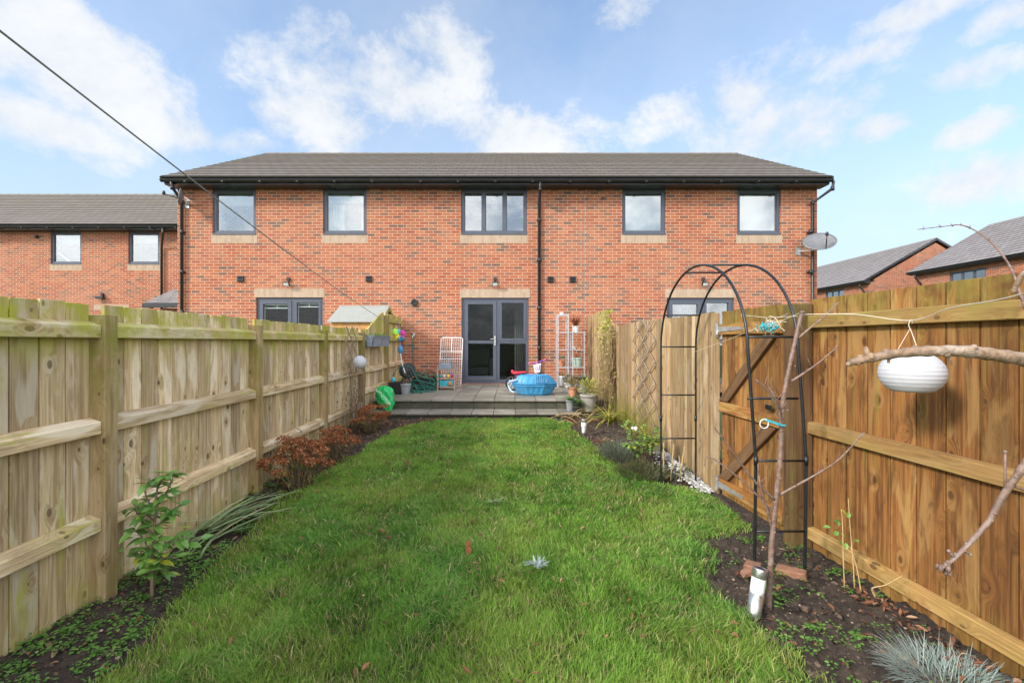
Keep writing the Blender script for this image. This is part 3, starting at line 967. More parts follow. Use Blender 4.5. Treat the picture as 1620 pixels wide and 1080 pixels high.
    for (u0, u1, z0_, z1_, kind) in doors:
        make_door(M, H, u0, u1, z0_, z1_, kind)
    return H


def make_window(M, H, u0, u1, z0, z1, kind):
    fr = MB(M)
    t = 0.075
    n = 3 if kind == 'triple' else 1
    iw = (u1 - u0 - t * (n + 1)) / n
    hl = [(u0 + t + i * (iw + t), u0 + t + i * (iw + t) + iw, z0 + t + .015, z1 - t) for i in range(n)]
    fr.holed(u0 + 0.004, u1 - 0.004, z0 + 0.004, z1 - 0.004, hl, 0.045, 0.115)
    for h in hl:                                    # stepped inner bead
        h2 = (h[0] + 0.022, h[1] - 0.022, h[2] + 0.022, h[3] - 0.022)
        fr.holed(h[0] - .001, h[1] + .001, h[2] - .001, h[3] + .001, [h2], 0.062, 0.108)
    fr.box(u0 + 0.006, u1 - 0.006, -0.02, 0.046, z0 - 0.006, z0 + 0.035, 0)
    w = fr.build('window', MAT['frame'], H, bevel=0.004)
    for h in hl:
        pb = MB(M)
        pb.box(h[0] + 0.018, h[1] - 0.018, 0.082, 0.088, h[2] + 0.018, h[3] - 0.018)
        pb.build('pane', MAT['glass'], w)
    sb = MB(M)
    sb.box(u0 - 0.03, u1 + 0.03, -0.004, 0.09, z0 - 0.222, z0 - 0.002, 0)
    sb.build('brick_sill', MAT['buff'], w)
    cb = MB(M)
    if kind == 'curtain':
        for a, b_, ph in ((u0 - .1, u0 + 0.40, 0), (u1 - 0.28, u1 + .1, 2)):
            pts, fs = [], []
            k = 40
            for i in range(k + 1):
                uu = a + (b_ - a) * i / k
                vv = 0.42 + 0.025 * math.sin(i * 1.1 + ph) + 0.01 * math.sin(i * 2.7)
                pts += [(uu, vv, z0 - 0.1), (uu, vv, z1 + 0.1)]
            fs = [(2 * i, 2 * i + 2, 2 * i + 3, 2 * i + 1) for i in range(k)]
            cb.add(pts, fs)
        cb.box(u0 - .1, u1 + .1, 0.34, 0.36, z1 - 0.26, z1 + .1)
    elif kind in ('triple', 'plain'):
        d = 0.33
        cb.box(u0 - .15, u1 + .15, d - 0.03, d - 0.005, z1 - (0.34 if kind == 'plain' else 0.1), z1 + .1)
        wb = MB(M)
        wb.box(u0 - .15, u1 + .15, d + 2.4, d + 2.43, z0 - 1.0, z1 + .05)
        wb.build('room_wall', MAT['blind'], w)
    elif kind == 'blind':
        d = 0.33
        cb.box(u0 - .15, u1 + .15, d, d + 0.01, z0 - .15, z1 + .1)
    if cb.v:
        cb.build('blind' if kind != 'curtain' else 'curtain', MAT['blind' if kind != 'curtain' else 'curtain'], w)
    return w


def make_door(M, H, u0, u1, z0, z1, kind):
    fr = MB(M)
    W = u1 - u0
    t = 0.07
    um = u0 + W * 0.54
    zm = z0 + (z1 - z0) * 0.485
    fr.holed(u0 + .004, u1 - .004, z0, z1 - .004, [(u0 + t, um - 0.03, z0 + t, z1 - t), (um + 0.045, u1 - t, z0 + 0.1, zm - .03), (um + 0.045, u1 - t, zm + .03, z1 - t)], 0.045, 0.115)
    d = fr.build('door', MAT['frame'], H, bevel=0.004)
    lf = MB(M)
    a, b, c, e = u0 + t + .004, um - 0.034, z0 + t + .004, z1 - t - .004
    glz = [(a + .085, b - .085, c + .11, zm - .035), (a + .085, b - .085, zm + .035, e - .085)]
    lf.holed(a, b, c, e, glz, 0.03, 0.10)
    leaf_ = lf.build('door_leaf', MAT['frame'], d, bevel=0.004)
    tr = MB(M)
    fx = [(um + 0.045, u1 - t, z0 + 0.1, zm - .03), (um + 0.045, u1 - t, zm + .03, z1 - t)]
    sash = fx[1]
    tr.holed(sash[0], sash[1], sash[2], sash[3], [(sash[0] + .055, sash[1] - .055, sash[2] + .055, sash[3] - .055)], 0.032, 0.10)
    tr.build('top_light', MAT['frame'], d, bevel=0.004)
    for (p0, p1, q0, q1) in glz + fx:
        pb = MB(M)
        pb.box(p0 - .002, p1 + .002, 0.084, 0.09, q0 - .002, q1 + .002)
        pb.build('pane', MAT['glass_door' if kind != 'reflective' else 'glass'], d)
    hb = MB(M)
    hz = z0 + (z1 - z0) * 0.5
    hb.box(b - 0.058, b - 0.022, 0.016, 0.03, hz - 0.12, hz + 0.12)
    hb.tube([(b - 0.04, 0.02, hz + 0.04), (b - 0.04, -0.03, hz + 0.04), (b - 0.06, -0.035, hz + 0.04), (b - 0.16, -0.03, hz + 0.04)], 0.009, 8)
    hb.lathe([(0.013, 0), (0.013, 0.02)], (b - 0.04, 0.012, hz - 0.06), 10, axis=(0, -1, 0))
    hb.build('handle', MAT['steel'], d)
    sb = MB(M)
    sb.box(u0 - .04, u1 + .04, -0.004, 0.09, z1 + .002, z1 + 0.222, 0)
    sb.build('brick_lintel', MAT['buff'], d)
    cb = MB(M)
    cb.box(u0 - .02, u1 + .02, -0.03, 0.12, z0 - 0.07, z0 - 0.002, 0)
    cb.build('threshold', MAT['redbrick'], d)
    if kind == 'lace':                          # white beading inside the panes
        lb = MB(M)
        for (p0, p1, q0, q1) in (glz[1], (sash[0] + .055, sash[1] - .055, sash[2] + .055, sash[3] - .055)):
            for zz in (q1 - .015, q1 - 0.10):
                lb.box(p0, p1, 0.10, 0.112, zz - .012, zz + .008, 0)
            for k in range(3):
                uu = p0 + (p1 - p0) * k / 2
                lb.box(uu - .01, uu + .01, 0.113, 0.12, q0 if k != 1 else q1 - .1, q1)
            lb.box(p0, p1, 0.5, 0.52, q1 - 0.04, q1 + .2)
        lb.build('glazing_bar', MAT['white'], d)
    return d


def Wx(px):
    return X_(px, YW)


def Wz(py):
    return Z_(py, YW)


def win(x0, px0, px1, kind, pz0=371, top=5.395):
    return (Wx(px0) - x0, Wx(px1) - x0, Wz(pz0), top, kind)


XL, XJ1, XJ2, XR = -8.40, Wx(638), Wx(924), 7.66
GR = 'red brick houses joined in one terrace across the end of the garden'
houses = []
h1 = make_house('terraced_house', 'red brick left end house of the terrace, one upstairs window hung with white curtains',
                Matrix.Translation((XL, YW, 0)), XJ1 - XL - .004, [win(XL, 336, 405, 'plain'), win(XL, 511, 580, 'curtain')],
                [(Wx(405) - XL, Wx(511) - XL, .49, Wz(470.5), 'lace')], True, False, loc=(XL, YW, 0.3), group=GR)
h2 = make_house('terraced_house', 'narrow middle house of the terrace with dark patio door and three-pane window above',
                Matrix.Translation((XJ1 + .004, YW, 0)), XJ2 - XJ1 - .008, [win(XJ1 + .004, 729.5, 834, 'triple')],
                [(Wx(730) - XJ1, Wx(836) - XJ1, .51, Wz(471), 'clear')], False, False, loc=(XJ1, YW, 0.3), group=GR)
h3 = make_house('terraced_house', 'right end house of the terrace with two frosted upstairs windows, behind the garden arch',
                Matrix.Translation((XJ2 + .004, YW, 0)), XR - XJ2, [win(XJ2, 984, 1053, 'blind'), win(XJ2, 1166, 1235, 'blind')],
                [(Wx(1054.5) - XJ2, Wx(1161.5) - XJ2, .49, Wz(471), 'reflective')], False, True, loc=(XJ2, YW, 0.3), group=GR)

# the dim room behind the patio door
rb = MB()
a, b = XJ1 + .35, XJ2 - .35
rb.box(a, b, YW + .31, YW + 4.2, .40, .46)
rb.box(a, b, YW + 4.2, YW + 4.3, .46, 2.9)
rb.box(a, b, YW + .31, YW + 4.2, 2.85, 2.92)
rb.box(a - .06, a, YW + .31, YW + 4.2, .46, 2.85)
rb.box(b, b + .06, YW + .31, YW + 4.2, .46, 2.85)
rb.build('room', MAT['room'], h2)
t = thing('armchair', 'dim dark armchair seen through the patio door glass, inside the middle house', 'armchair', (-0.95, YW + 1.4, .46))
b = MB()
b.box(-1.25, -.65, YW + 1.2, YW + 1.8, .60, .86)
b.box(-1.25, -.65, YW + 1.72, YW + 1.9, .86, 1.35)
b.build('cushion', MAT['room_dark'], t, bevel=.04, seg=2)
b = MB()
b.box(-1.38, -1.26, YW + 1.2, YW + 1.9, .5, 1.1)
b.build('armrest', MAT['room_dark'], t, bevel=.03, seg=2)
b = MB()
b.box(-.64, -.52, YW + 1.2, YW + 1.9, .5, 1.1)
b.build('armrest', MAT['room_dark'], t, bevel=.03, seg=2)
for q in ((-1.32, 1.25), (-.58, 1.25), (-1.32, 1.85), (-.58, 1.85)):
    b = MB()
    b.box(q[0] - .03, q[0] + .03, YW + q[1] - .03, YW + q[1] + .03, .46, .5)
    b.build('foot', MAT['room_dark'], t)
b = MB()
pts = []
for i in range(41):
    uu = .06 + .38 * i / 40
    vv = YW + .62 + .03 * math.sin(i * 1.2)
    pts += [(uu, vv, .5), (uu, vv, 2.6)]
b.add(pts, [(2 * i, 2 * i + 2, 2 * i + 3, 2 * i + 1) for i in range(40)])
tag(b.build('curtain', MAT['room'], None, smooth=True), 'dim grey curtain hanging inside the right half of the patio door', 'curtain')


def downpipe(H, pts, brackets=()):
    b = MB()
    b.tube(pts, 0.036, 10)
    for p in pts[1:-1]:
        b.tube([Vector(p) + Vector((0, 0, .05)), Vector(p) - Vector((0, 0, .05))], .043, 10)
    for z in brackets:
        b.box(pts[-1][0] - .06, pts[-1][0] + .06, YW - .03, YW - .004, z - .02, z + .02)
        b.tube([(pts[-1][0], pts[-1][1], z - .05), (pts[-1][0], pts[-1][1], z + .05)], .043, 10)
    b.build('downpipe', MAT['black_pvc'], H, smooth=True)


yp = YW - .06
x = Wx(853)
downpipe(h2, [(x, YW - .42, 5.44), (x, YW - .40, 5.25), (x, yp, 5.02), (x, yp, .5)], (4.6, 3.6, 2.4, 1.4))
x = Wx(290.5)
downpipe(h1, [(x, YW - .42, 5.44), (x, YW - .38, 5.3), (x, yp, 5.06), (x, yp, .3)], (4.3, 3.3, 2.3))
x = Wx(1283)
downpipe(h3, [(x + .27, YW - .42, 5.44), (x + .26, YW - .40, 5.27), (x, yp, 5.02), (x, yp, 1.9), (x - .06, yp - .02, 1.82)], (4.3, 3.3, 2.3))


def floodlight(H, px, py, py_box):
    x = Wx(px)
    b = MB()
    z = Wz(py)
    n = Vector((0, -.82, -.57))
    u = Vector((0, -.57, .82))
    r = Vector((1, 0, 0))
    c = Vector((x, YW - .13, z))
    pts = [c + r * sx * .075 + u * su * .055 + n * sn for sn in (-.025, .025) for (sx, su) in ((-1, -1), (1, -1), (1, 1), (-1, 1))]
    b.hexa(pts)
    b.beam((x, YW - .003, z - .01), (x, YW - .10, z), .03, .03)
    f = b.build('flood_light', MAT['black_pvc'], H, bevel=.005)
    b = MB()
    pts = [c + r * sx * .06 + u * su * .04 + n * .027 for (sx, su) in ((-1, -1), (1, -1), (1, 1), (-1, 1))]
    b.add(pts, [(0, 1, 2, 3)])
    b.build('lamp_glass', MAT['frost'], f)
    b = MB()
    b.box(x - .04, x + .04, YW - .05, YW - .003, Wz(py_box) - .04, Wz(py_box) + .04)
    b.build('sensor', MAT['black_pvc'], f, bevel=.006)


floodlight(h1, 457, 450, 442)
floodlight(h2, 783.5, 450, 442)
floodlight(h3, 1112, 450, 442)


def vent(H, px, py, w=.16, rnd=False):
    x, z = Wx(px), Wz(py)
    b = MB()
    if rnd:
        b.lathe([(.085, 0), (.085, .05), (.06, .055), (.055, .02), (0, .02)], (x, YW - .003, z), 20, axis=(0, -1, 0))
    else:
        b.hexa([(x - w / 2, YW - .05, z - w * .45), (x + w / 2, YW - .05, z - w * .45), (x + w / 2, YW - .003, z - w * .45), (x - w / 2, YW - .003, z - w * .45),
                (x - w / 2, YW - .03, z + w * .45), (x + w / 2, YW - .03, z + w * .45), (x + w / 2, YW - .003, z + w * .45), (x - w / 2, YW - .003, z + w * .45)])
        for k in range(4):
            zz = z - w * .36 + k * w * .22
            b.box(x - w * .42, x + w * .42, YW - .062, YW - .045, zz, zz + .012)
    b.build('air_vent', MAT['black_pvc'], H, bevel=.004)


vent(h1, 381, 441)
vent(h1, 584, 441)
vent(h3.parent or h2, 871, 442)
vent(h2, 906, 442)
vent(h2, 656, 478.5, rnd=True)
for H, px in ((h2, 665), (h3, 954)):
    b = MB()
    b.lathe([(.03, 0), (.034, .03), (.02, .05), (0, .055)], (Wx(px), YW - .003, Wz(313)), 12, axis=(0, -1, 0))
    b.build('overflow_cap', MAT['redbrick'], H, smooth=True)
# movement joints: thin sealant strips
for H, xx in ((h2, XJ1 + .004), (h3, XJ2 + .004)):
    b = MB()
    b.box(xx - .004, xx + .007, YW - .003, YW + .01, .45, 5.25)
    b.build('sealant_joint', MAT['stonepot'], H)


def dish(label, c, aim, arm_base, w=.36, h=.3):
    t = thing('satellite_dish', label, 'satellite dish', arm_base)
    aim = Vector(aim).normalized()
    q = Vector((0, 0, 1)).rotation_difference(aim)
    c = Vector(c)
    pts, fs = [], []
    for s in (0, 1):
        for j in range(7):
            rr = j / 6
            for k in range(28):
                a = 2 * math.pi * k / 28
                p = Vector((math.cos(a) * rr * w, math.sin(a) * rr * h, rr * rr * .07 - s * .012))
                pts.append(c + q @ p)
    for s in (0, 1):
        o = s * 7 * 28
        for j in range(6):
            for k in range(28):
                f = (o + j * 28 + k, o + j * 28 + (k + 1) % 28, o + (j + 1) * 28 + (k + 1) % 28, o + (j + 1) * 28 + k)
                fs.append(f if s == 0 else f[::-1])
    for k in range(28):
        fs.append((6 * 28 + k, 6 * 28 + (k + 1) % 28, 13 * 28 + (k + 1) % 28, 13 * 28 + k))
    b = MB()
    b.add(pts, fs)
    b.build('reflector', MAT['dish'], t, smooth=True)
    b = MB()
    lo = c + q @ Vector((0, -h * .9, .03))
    tip = c + q @ Vector((0, -h * .55, .36))
    b.tube([lo, tip], .012, 8)
    b.blob(tip + Vector((0, 0, .03)), .045, 10, 6, (.8, .8, 1.2))
    b.build('feed_arm', MAT['black_pvc'], t, smooth=True)
    b = MB()
    b.tube([c - aim * .02, c - aim * .12 + Vector((0, .0, -.05)), Vector(arm_base)], .02, 8)
    ab = Vector(arm_base)
    b.box(ab.x - .06, ab.x + .06, ab.y - .004, ab.y + .012, ab.z - .09, ab.z + .09)
    b.build('wall_bracket', MAT['galv'], t)
    return t


dish('grey satellite dish on the right end of the terrace wall beside a black downpipe', (Wx(1279) - .02, YW - .42, Wz(392) + .02), (-.22, -.70, .62), (Wx(1262), YW - .015, Wz(398)), .37, .31)
dish('satellite dish seen edge-on at the left end of the terrace wall by the clothes line', (Wx(306), YW - .36, Wz(319)), (-.86, -.5, .12), (Wx(296), YW - .015, Wz(324)), .2, .2)

# neighbours behind on the left
HB = 16.4
xl = -24.0


def bx(px):
    return X_(px, HB)


lb = make_house('terraced_house', 'red brick house set back behind the left fence with two small white upstairs windows',
                Matrix.Translation((xl, HB, 0)), bx(296) - xl, [(bx(80) - xl, bx(128.5) - xl, Z_(418, HB), Z_(367, HB), 'plain'), (bx(203) - xl, bx(252) - xl, Z_(418, HB), Z_(367, HB), 'plain')],
                [], False, True, loc=(xl, HB, 0), base=-.1, ridge_z=8.2, eaves=5.54, group='houses set back behind the terrace')
b = MB()
b.tube([(bx(272), HB - .42, 5.56), (bx(271), HB - .4, 5.35), (bx(258), HB - .07, 4.95), (bx(258), HB - .07, 0)], .04, 10)
b.build('downpipe', MAT['black_pvc'], lb, smooth=True)
b = MB()
x, z = bx(60), Z_(375, HB)
b.blob((x, HB - .05, z), .06, 8, 5)
b.build('overflow_cap', MAT['black_pvc'], lb)
b = MB()
x, z = bx(163), Z_(471, HB)
b.box(x - .16, x + .12, HB - .16, HB - .05, z - .04, z + .04)
b.box(x - .03, x + .05, HB - .08, HB - .003, z + .02, z + .16)
b.build('flood_light', MAT['black_pvc'], lb, bevel=.01)
b = MB()
b.box(bx(148), bx(204), HB - .006, HB + .05, Z_(490, HB), Z_(482, HB))
b.build('brick_lintel', MAT['buff'], lb)
# small tiled porch between
t = thing('porch', 'small porch with tiled lean-to roof tucked beside the left end of the terrace', 'porch', (-10, 14.6, -.1))
b = MB()
b.box(-11.2, -8.5, 14.5, HB - .01, -.1, 2.62)
b.build('wall', MAT['brick'], t)
b = MB()
n = 5
for k in range(n):
    z0, z1 = 2.74 + .62 * k / n, 2.74 + .62 * (k + 1) / n
    y0, y1 = 14.1 + 1.6 * k / n, 14.1 + 1.6 * (k + 1) / n
    xa, xb = -11.4 - .3 * k / n, -11.4 - .3 * (k + 1) / n
    pts = [(xa, y0, z0 + .03), (-8.42, y0, z0 + .03), (-8.42, y1 + .03, z1 + .012), (xb, y1 + .03, z1 + .012), (xa, y0, z0 - .01), (-8.42, y0, z0 - .01), (xa, HB - .05, z0 - .01), (xa, HB - .05, z0 + .03), (xb, HB - .05, z1 + .012)]
    gc = [(q[0], (q[1] - 14.1), 0) for q in pts]
    b.add(pts, [(0, 1, 2, 3), (4, 5, 1, 0), (0, 3, 8, 7), (4, 0, 7, 6)], gc)
b.build('roof', MAT['tile_far'], t)
b = MB()
b.box(-11.45, -8.42, 14.07, 14.13, 2.62, 2.75, 0)
b.box(-11.45, -11.40, 14.131, 14.5, 2.62, 2.75, 1)
b.build('gutter', MAT['black_pvc'], t, bevel=.01)

# houses to the right, their front walls facing left
ROT = Matrix(((0, 1, 0, 0), (-1, 0, 0, 0), (0, 0, 1, 0), (0, 0, 0, 1)))       # u -> -Y, v -> +X


def rw(px, X=22.8):                              # pixel column on that wall -> Y
    return X * FPX / (px - 810)


A = make_house('terraced_house', 'distant red brick house with a gable end behind the right fence', Matrix.Translation((22.8, 50, 0)) @ ROT, 21.0,
               [(50 - rw(1308, 22.9), 50 - rw(1338, 22.9), 4.2, 5.2, 'triple')], [], False, True, tile='tile_far', loc=(22.8, 40, 0), base=-.1, ridge_z=8.15, eaves=5.32,
               group='houses beyond the right fence')
Bq = make_house('terraced_house', 'nearer brick house with long grey tiled roof at the right edge over the fence', Matrix.Translation((22.8, 25.7, 0)) @ ROT, 14.0,
                [(25.7 - rw(1502), 25.7 - rw(1560), 4.15, 5.15, 'triple')], [], True, True, tile='tile_far', loc=(22.8, 18, 0), base=-.1, ridge_z=8.15, eaves=5.32,
                group='houses beyond the right fence')
for H, yy in ((A, 29.35), (Bq, 25.3)):
    b = MB()
    b.tube([(22.4, yy, 5.3), (22.42, yy, 5.1), (22.72, yy, 4.8), (22.72, yy, 0)], .045, 8)
    b.build('downpipe', MAT['black_pvc'], H, smooth=True)

# ------------------------------------------------------------------ patio and steps
b = MB()
x0, x1 = -2.60, 1.93
b.box(x0, x1, 8.52, YW - .005, 0.0, .445)
b.build('patio_base', MAT['riser'])
struct(bpy.data.objects['patio_base'])
b = MB()
s = .388
nxs = int((x1 - x0) / s)
ph = Wx(0) * 0
xs0 = X_(749.5, 8.48) - s * 9
for r_ in range(8):
    ya = 8.46 + r_ * .372
    yb = min(ya + .364, YW - .012)
    for i in range(-1, 14):
        a, c = xs0 + i * s, xs0 + i * s + s - .008
        a, c = max(a, x0), min(c, x1)
        if c - a < .03:
            continue
        dz = random.uniform(-.002, .002)
        b.box(a, c, ya, yb, .447, .49 + dz)
struct(b.build('patio', MAT['slab'], None, bevel=.005))
b = MB()
b.box(x0, x1, 8.10, 8.515, 0.0, .262)
for i in range(-1, 14):
    a, c = max(xs0 + i * s, x0), min(xs0 + i * s + s - .006, x1)
    if c - a > .03:
        b.box(a, c, 8.505, 8.525, .306, .444)
struct(b.build('step_riser', MAT['riser']))
b = MB()
for i in range(-1, 14):
    a, c = max(xs0 + i * s, x0), min(xs0 + i * s + s - .008, x1)
    if c - a > .03:
        b.box(a, c, 8.03, 8.50, .264, .304 + random.uniform(-.002, .002))
struct(b.build('steps', MAT['slab'], None, bevel=.005))

# ------------------------------------------------------------------ fences
class Run:
    """a fence line: s along it, d towards the garden, z up"""

    def __init__(self, a, b, inward):
        self.a = Vector((a[0], a[1], 0))
        self.t = (Vector((b[0], b[1], 0)) - self.a)
        self.L = self.t.length
        self.t.normalize()
        n = Vector((-self.t.y, self.t.x, 0))
        self.n = n if n.dot(Vector((inward[0], inward[1], 0))) > 0 else -n
        self.M = Matrix(((self.t.x, self.n.x, 0, self.a.x), (self.t.y, self.n.y, 0, self.a.y), (0, 0, 1, 0), (0, 0, 0, 1)))


def boards(run, s0, s1, w, top, base, th=.02, gap=.008, stagger=0, d0=0.0):
    b = MB(run.M)
    n = max(1, round((s1 - s0) / w))
    w = (s1 - s0) / n
    for i in range(n):
        a, c = s0 + i * w + gap / 2, s0 + (i + 1) * w - gap / 2
        dd = d0 + random.uniform(-.0025, .0025) + (stagger if i % 2 else 0)
        j = random.uniform(-.006, .004)
        ta, tc = top(a) + j, top(c) + j
        za, zc = base(a), base(c)
        tilt = random.uniform(-.0015, .0015)
        p = [(a, dd - th + tilt, za), (c, dd - th - tilt, zc), (c, dd - tilt, zc), (a, dd + tilt, za), (a, dd - th + tilt, ta), (c, dd - th - tilt, tc), (c, dd - tilt, tc), (a, dd + tilt, ta)]
        m_ = (a + c) / 2
        gc = [(q[0] - m_, 0, q[2]) for q in p]
        b.hexa(p, gc)
        if i:                                   # the board behind, which closes the joint
            b.box(a - gap / 2 - .03, a - gap / 2 + .03, dd - th - .045, dd - th - .028, za, ta - .03)
    return b


def rail(run, s0, s1, z0, z1, depth=.05, d0=.003, arris=.0):
    b = MB(run.M)
    p = [(s0, d0, z0), (s1, d0, z0), (s1, d0 + depth, z0), (s0, d0 + depth, z0), (s0, d0, z1), (s1, d0, z1), (s1, d0 + depth, z1 - arris), (s0, d0 + depth, z1 - arris)]
    gc = [(q[1], q[2] - z0, q[0]) for q in p]
    b.hexa(p, gc)
    return b


def post(run, s0, w, d0, d1, z0, z1):
    b = MB(run.M)
    b.box(s0, s0 + w, d0, d1, z0, z1)
    return b


# left fence: s equals Y very nearly
LF = thing('wooden_fence', 'long pale greenish wooden fence with posts and three rails along the left side', 'fence', (-2.5, 3.0, 0))
run = Run((-2.455 - .0278 * .3, .3), (-2.455 - .0278 * 11.41, 11.41), (1, 0))
kY = 1 / run.t.y


def lt(s):
    y = s / kY + .3
    if y < 8.45:
        return 1.78
    if y < 9.55:
        return 1.78 + .40 * (y - 8.45) / 1.1
    return 2.17


def lbase(s):
    return max(g(s / kY + .3) - .03, -.05)


ys = [.99 + 1.737 * k for k in range(6)]
edges = [.3] + ys + [11.40]
for k in range(len(edges) - 1):
    s0 = ((edges[k] + .097) if k else .3) - .3
    s1 = edges[k + 1] - .3
    s0, s1 = s0 * kY + .003, s1 * kY - .003
    boards(run, s0, s1, .152, lt, lbase).build('board_panel', MAT['wood_left'], LF, bevel=.0015)
    for (z0, z1) in ((1.575, 1.675), (1.0, 1.10), (.42, .52)):
        if k >= 5 and z0 < .5:
            z0, z1 = .62, .72
        rail(run, s0, s1, z0, z1, .07, .003, .026).build('rail', MAT['wood_left'], LF, bevel=.004)
    if k == 6:
        rail(run, s0, s1, 1.98, 2.07, .05, .003, .01).build('rail', MAT['wood_left'], LF, bevel=.004)
for k, y in enumerate(ys):
    s0 = (y - .3) * kY
    post(run, s0, .097, -.012, .088, -.12 if k < 4 else .0, (1.715 if k < 5 else 2.12)).build('post', MAT['wood_post_pale'], LF, bevel=.004)

# right, near
RF = thing('wooden_fence', 'warm orange-brown wooden fence at the near right behind the paper lantern', 'fence', (2.3, 2.2, 0))
run = Run((2.536 - .0764 * .3, .3), (2.536 - .0764 * 3.46, 3.46), (-1, 0))
rt = lambda s: 1.872
rbse = lambda s: -.06
boards(run, 0, run.L, .169, rt, rbse).build('board_panel', MAT['wood_right'], RF, bevel=.0015)
for (z0, z1) in ((1.655, 1.75), (.865, .955), (.075, .165)):
    rail(run, 0, run.L, z0, z1, .05, .003, .006).build('rail', MAT['wood_rail'], RF, bevel=.004)
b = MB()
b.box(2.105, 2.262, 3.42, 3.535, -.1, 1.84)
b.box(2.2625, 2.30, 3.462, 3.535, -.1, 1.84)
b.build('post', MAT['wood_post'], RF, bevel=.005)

# right, far
FF = thing('wooden_fence', 'sunlit tan board fence beyond the gate, its last panel slanting up at the house', 'fence', (1.95, 7.5, 0))
run = Run((2.045, 4.52), (1.895, 11.41), (-1, 0))


def ft(s):
    y = s + 4.52
    if y < 9.15:
        return 1.862 + .012 * math.sin(y * 2.1)
    if y < 9.85:
        return 1.87 + .36 * (y - 9.15) / .7
    return 2.23 - .02 * (y - 9.85)


fb_ = lambda s: g(s + 4.52) - .04
e = [0, 1.9, 3.8, 5.2, run.L]
for i in range(4):
    boards(run, e[i] + (.0 if i else .10), e[i + 1] - .003, .108, ft, fb_, .016, .002, .007).build('board_panel', MAT['wood_far'], FF, bevel=.001)
for i in range(5):
    post(run, min(e[i], run.L - .1) if i else -.0, .095, (-.14 if i else -.02), (-.03 if i else .03), -.1, 1.84 if i < 3 else 2.2).build('post', MAT['wood_far'], FF, bevel=.004)
for i in range(4):
    for (z0, z1) in ((1.6, 1.69), (1.05, 1.14), (.45, .54)):
        rail(run, e[i] + .1, e[i + 1], z0, z1, .04, -.08).build('rail', MAT['wood_far'], FF)

# gate
GT = thing('garden_gate', 'wooden garden gate with two diagonal braces and pale hinges, behind the black arch', 'gate', (2.08, 4.0, .05))
run = Run((2.14, 3.56), (2.06, 4.49), (-1, 0))
boards(run, 0.0, run.L - .02, .115, lambda s: 1.85, lambda s: .06, .018, .003).build('board_panel', MAT['wood_right'], GT, bevel=.0015)
for (z0, z1) in ((1.62, 1.725), (.87, .97), (.12, .225)):
    rail(run, 0, run.L - .02, z0, z1, .035, .003).build('ledge', MAT['wood_right'], GT, bevel=.003)
for (za, zb) in ((.98, 1.61), (.235, .86)):
    b = MB(run.M)
    s1 = run.L - .02
    a_, b_ = (s1, za), (.22, zb)
    h = .13
    p = [(a_[0], .003, a_[1]), (a_[0], .038, a_[1]), (b_[0] - .0, .038, b_[1] - h), (b_[0], .003, b_[1] - h), (a_[0] - .14, .003, a_[1]), (a_[0] - .14, .003, a_[1]), (b_[0], .003, b_[1]), (b_[0], .003, b_[1])]
    p = [(s1, .003, za), (s1 - .15, .003, za), (s1 - .15, .038, za), (s1, .038, za), (.22, .003, zb), (.07, .003, zb), (.07, .038, zb), (.22, .038, zb)]
    gc = [((q[0] - s1) * .7 + (q[2] - za) * .7, q[1], (q[2] - za) * 1.3) for q in p]
    b.hexa(p, gc)
    b.build('brace', MAT['wood_brace'], GT, bevel=.003)
for z in (.165, 1.675):
    b = MB(run.M)
    s1 = run.L - .02
    b.hexa([(s1 - .42, .040, z - .012), (s1, .040, z - .028), (s1, .046, z - .028), (s1 - .42, .046, z - .012), (s1 - .42, .040, z + .012), (s1, .040, z + .028), (s1, .046, z + .028), (s1 - .42, .046, z + .012)])
    b.box(s1 + .002, s1 + .045, .040, .047, z - .075, z + .075)
    b.tube([(s1 + .0, .05, z - .05), (s1, .05, z + .05)], .012, 8)
    b.build('hinge', MAT['galv'], GT)
b = MB(run.M)
b.box(.1, .18, .038, .05, 1.0, 1.04)
b.build('latch', MAT['metal_black'], GT, bevel=.003)

# ------------------------------------------------------------------ garden objects: the neighbours' shed
t = thing('shed', 'neighbouring garden shed with grey felt roof peeping over the left fence', 'shed', (-3.4, 10.6, 0))
b = MB()
b.box(-3.95, -2.93, 9.98, 11.25, 0, 1.98)
for k in range(14):
    z = .1 + k * .135
    b.hexa([(-3.955, 9.955, z), (-2.925, 9.955, z), (-2.925, 9.979, z), (-3.955, 9.979, z), (-3.955, 9.972, z + .133), (-2.925, 9.972, z + .133), (-2.925, 9.979, z + .133), (-3.955, 9.979, z + .133)])
b.build('wall', MAT['wood_shed'], t)
b = MB()
for s_ in (1, -1):
    e, r_ = (9.88, 10.62) if s_ == 1 else (11.36, 10.62)
    b.hexa([(-4.02, e, 1.98), (-2.87, e, 1.98), (-2.87, r_, 2.36), (-4.02, r_, 2.36), (-4.02, e, 2.0), (-2.87, e, 2.0), (-2.87, r_, 2.385), (-4.02, r_, 2.385)])
b.tube([(-4.02, 10.62, 2.385), (-2.87, 10.62, 2.385)], .015, 6)
b.build('roof', MAT['felt'], t)
b = MB()
b.beam((-2.86, 9.88, 1.955), (-2.86, 10.62, 2.335), .02, .08)
b.beam((-2.86, 11.36, 1.955), (-2.86, 10.62, 2.335), .02, .08)
b.build('barge_board', MAT['wood_left'], t)


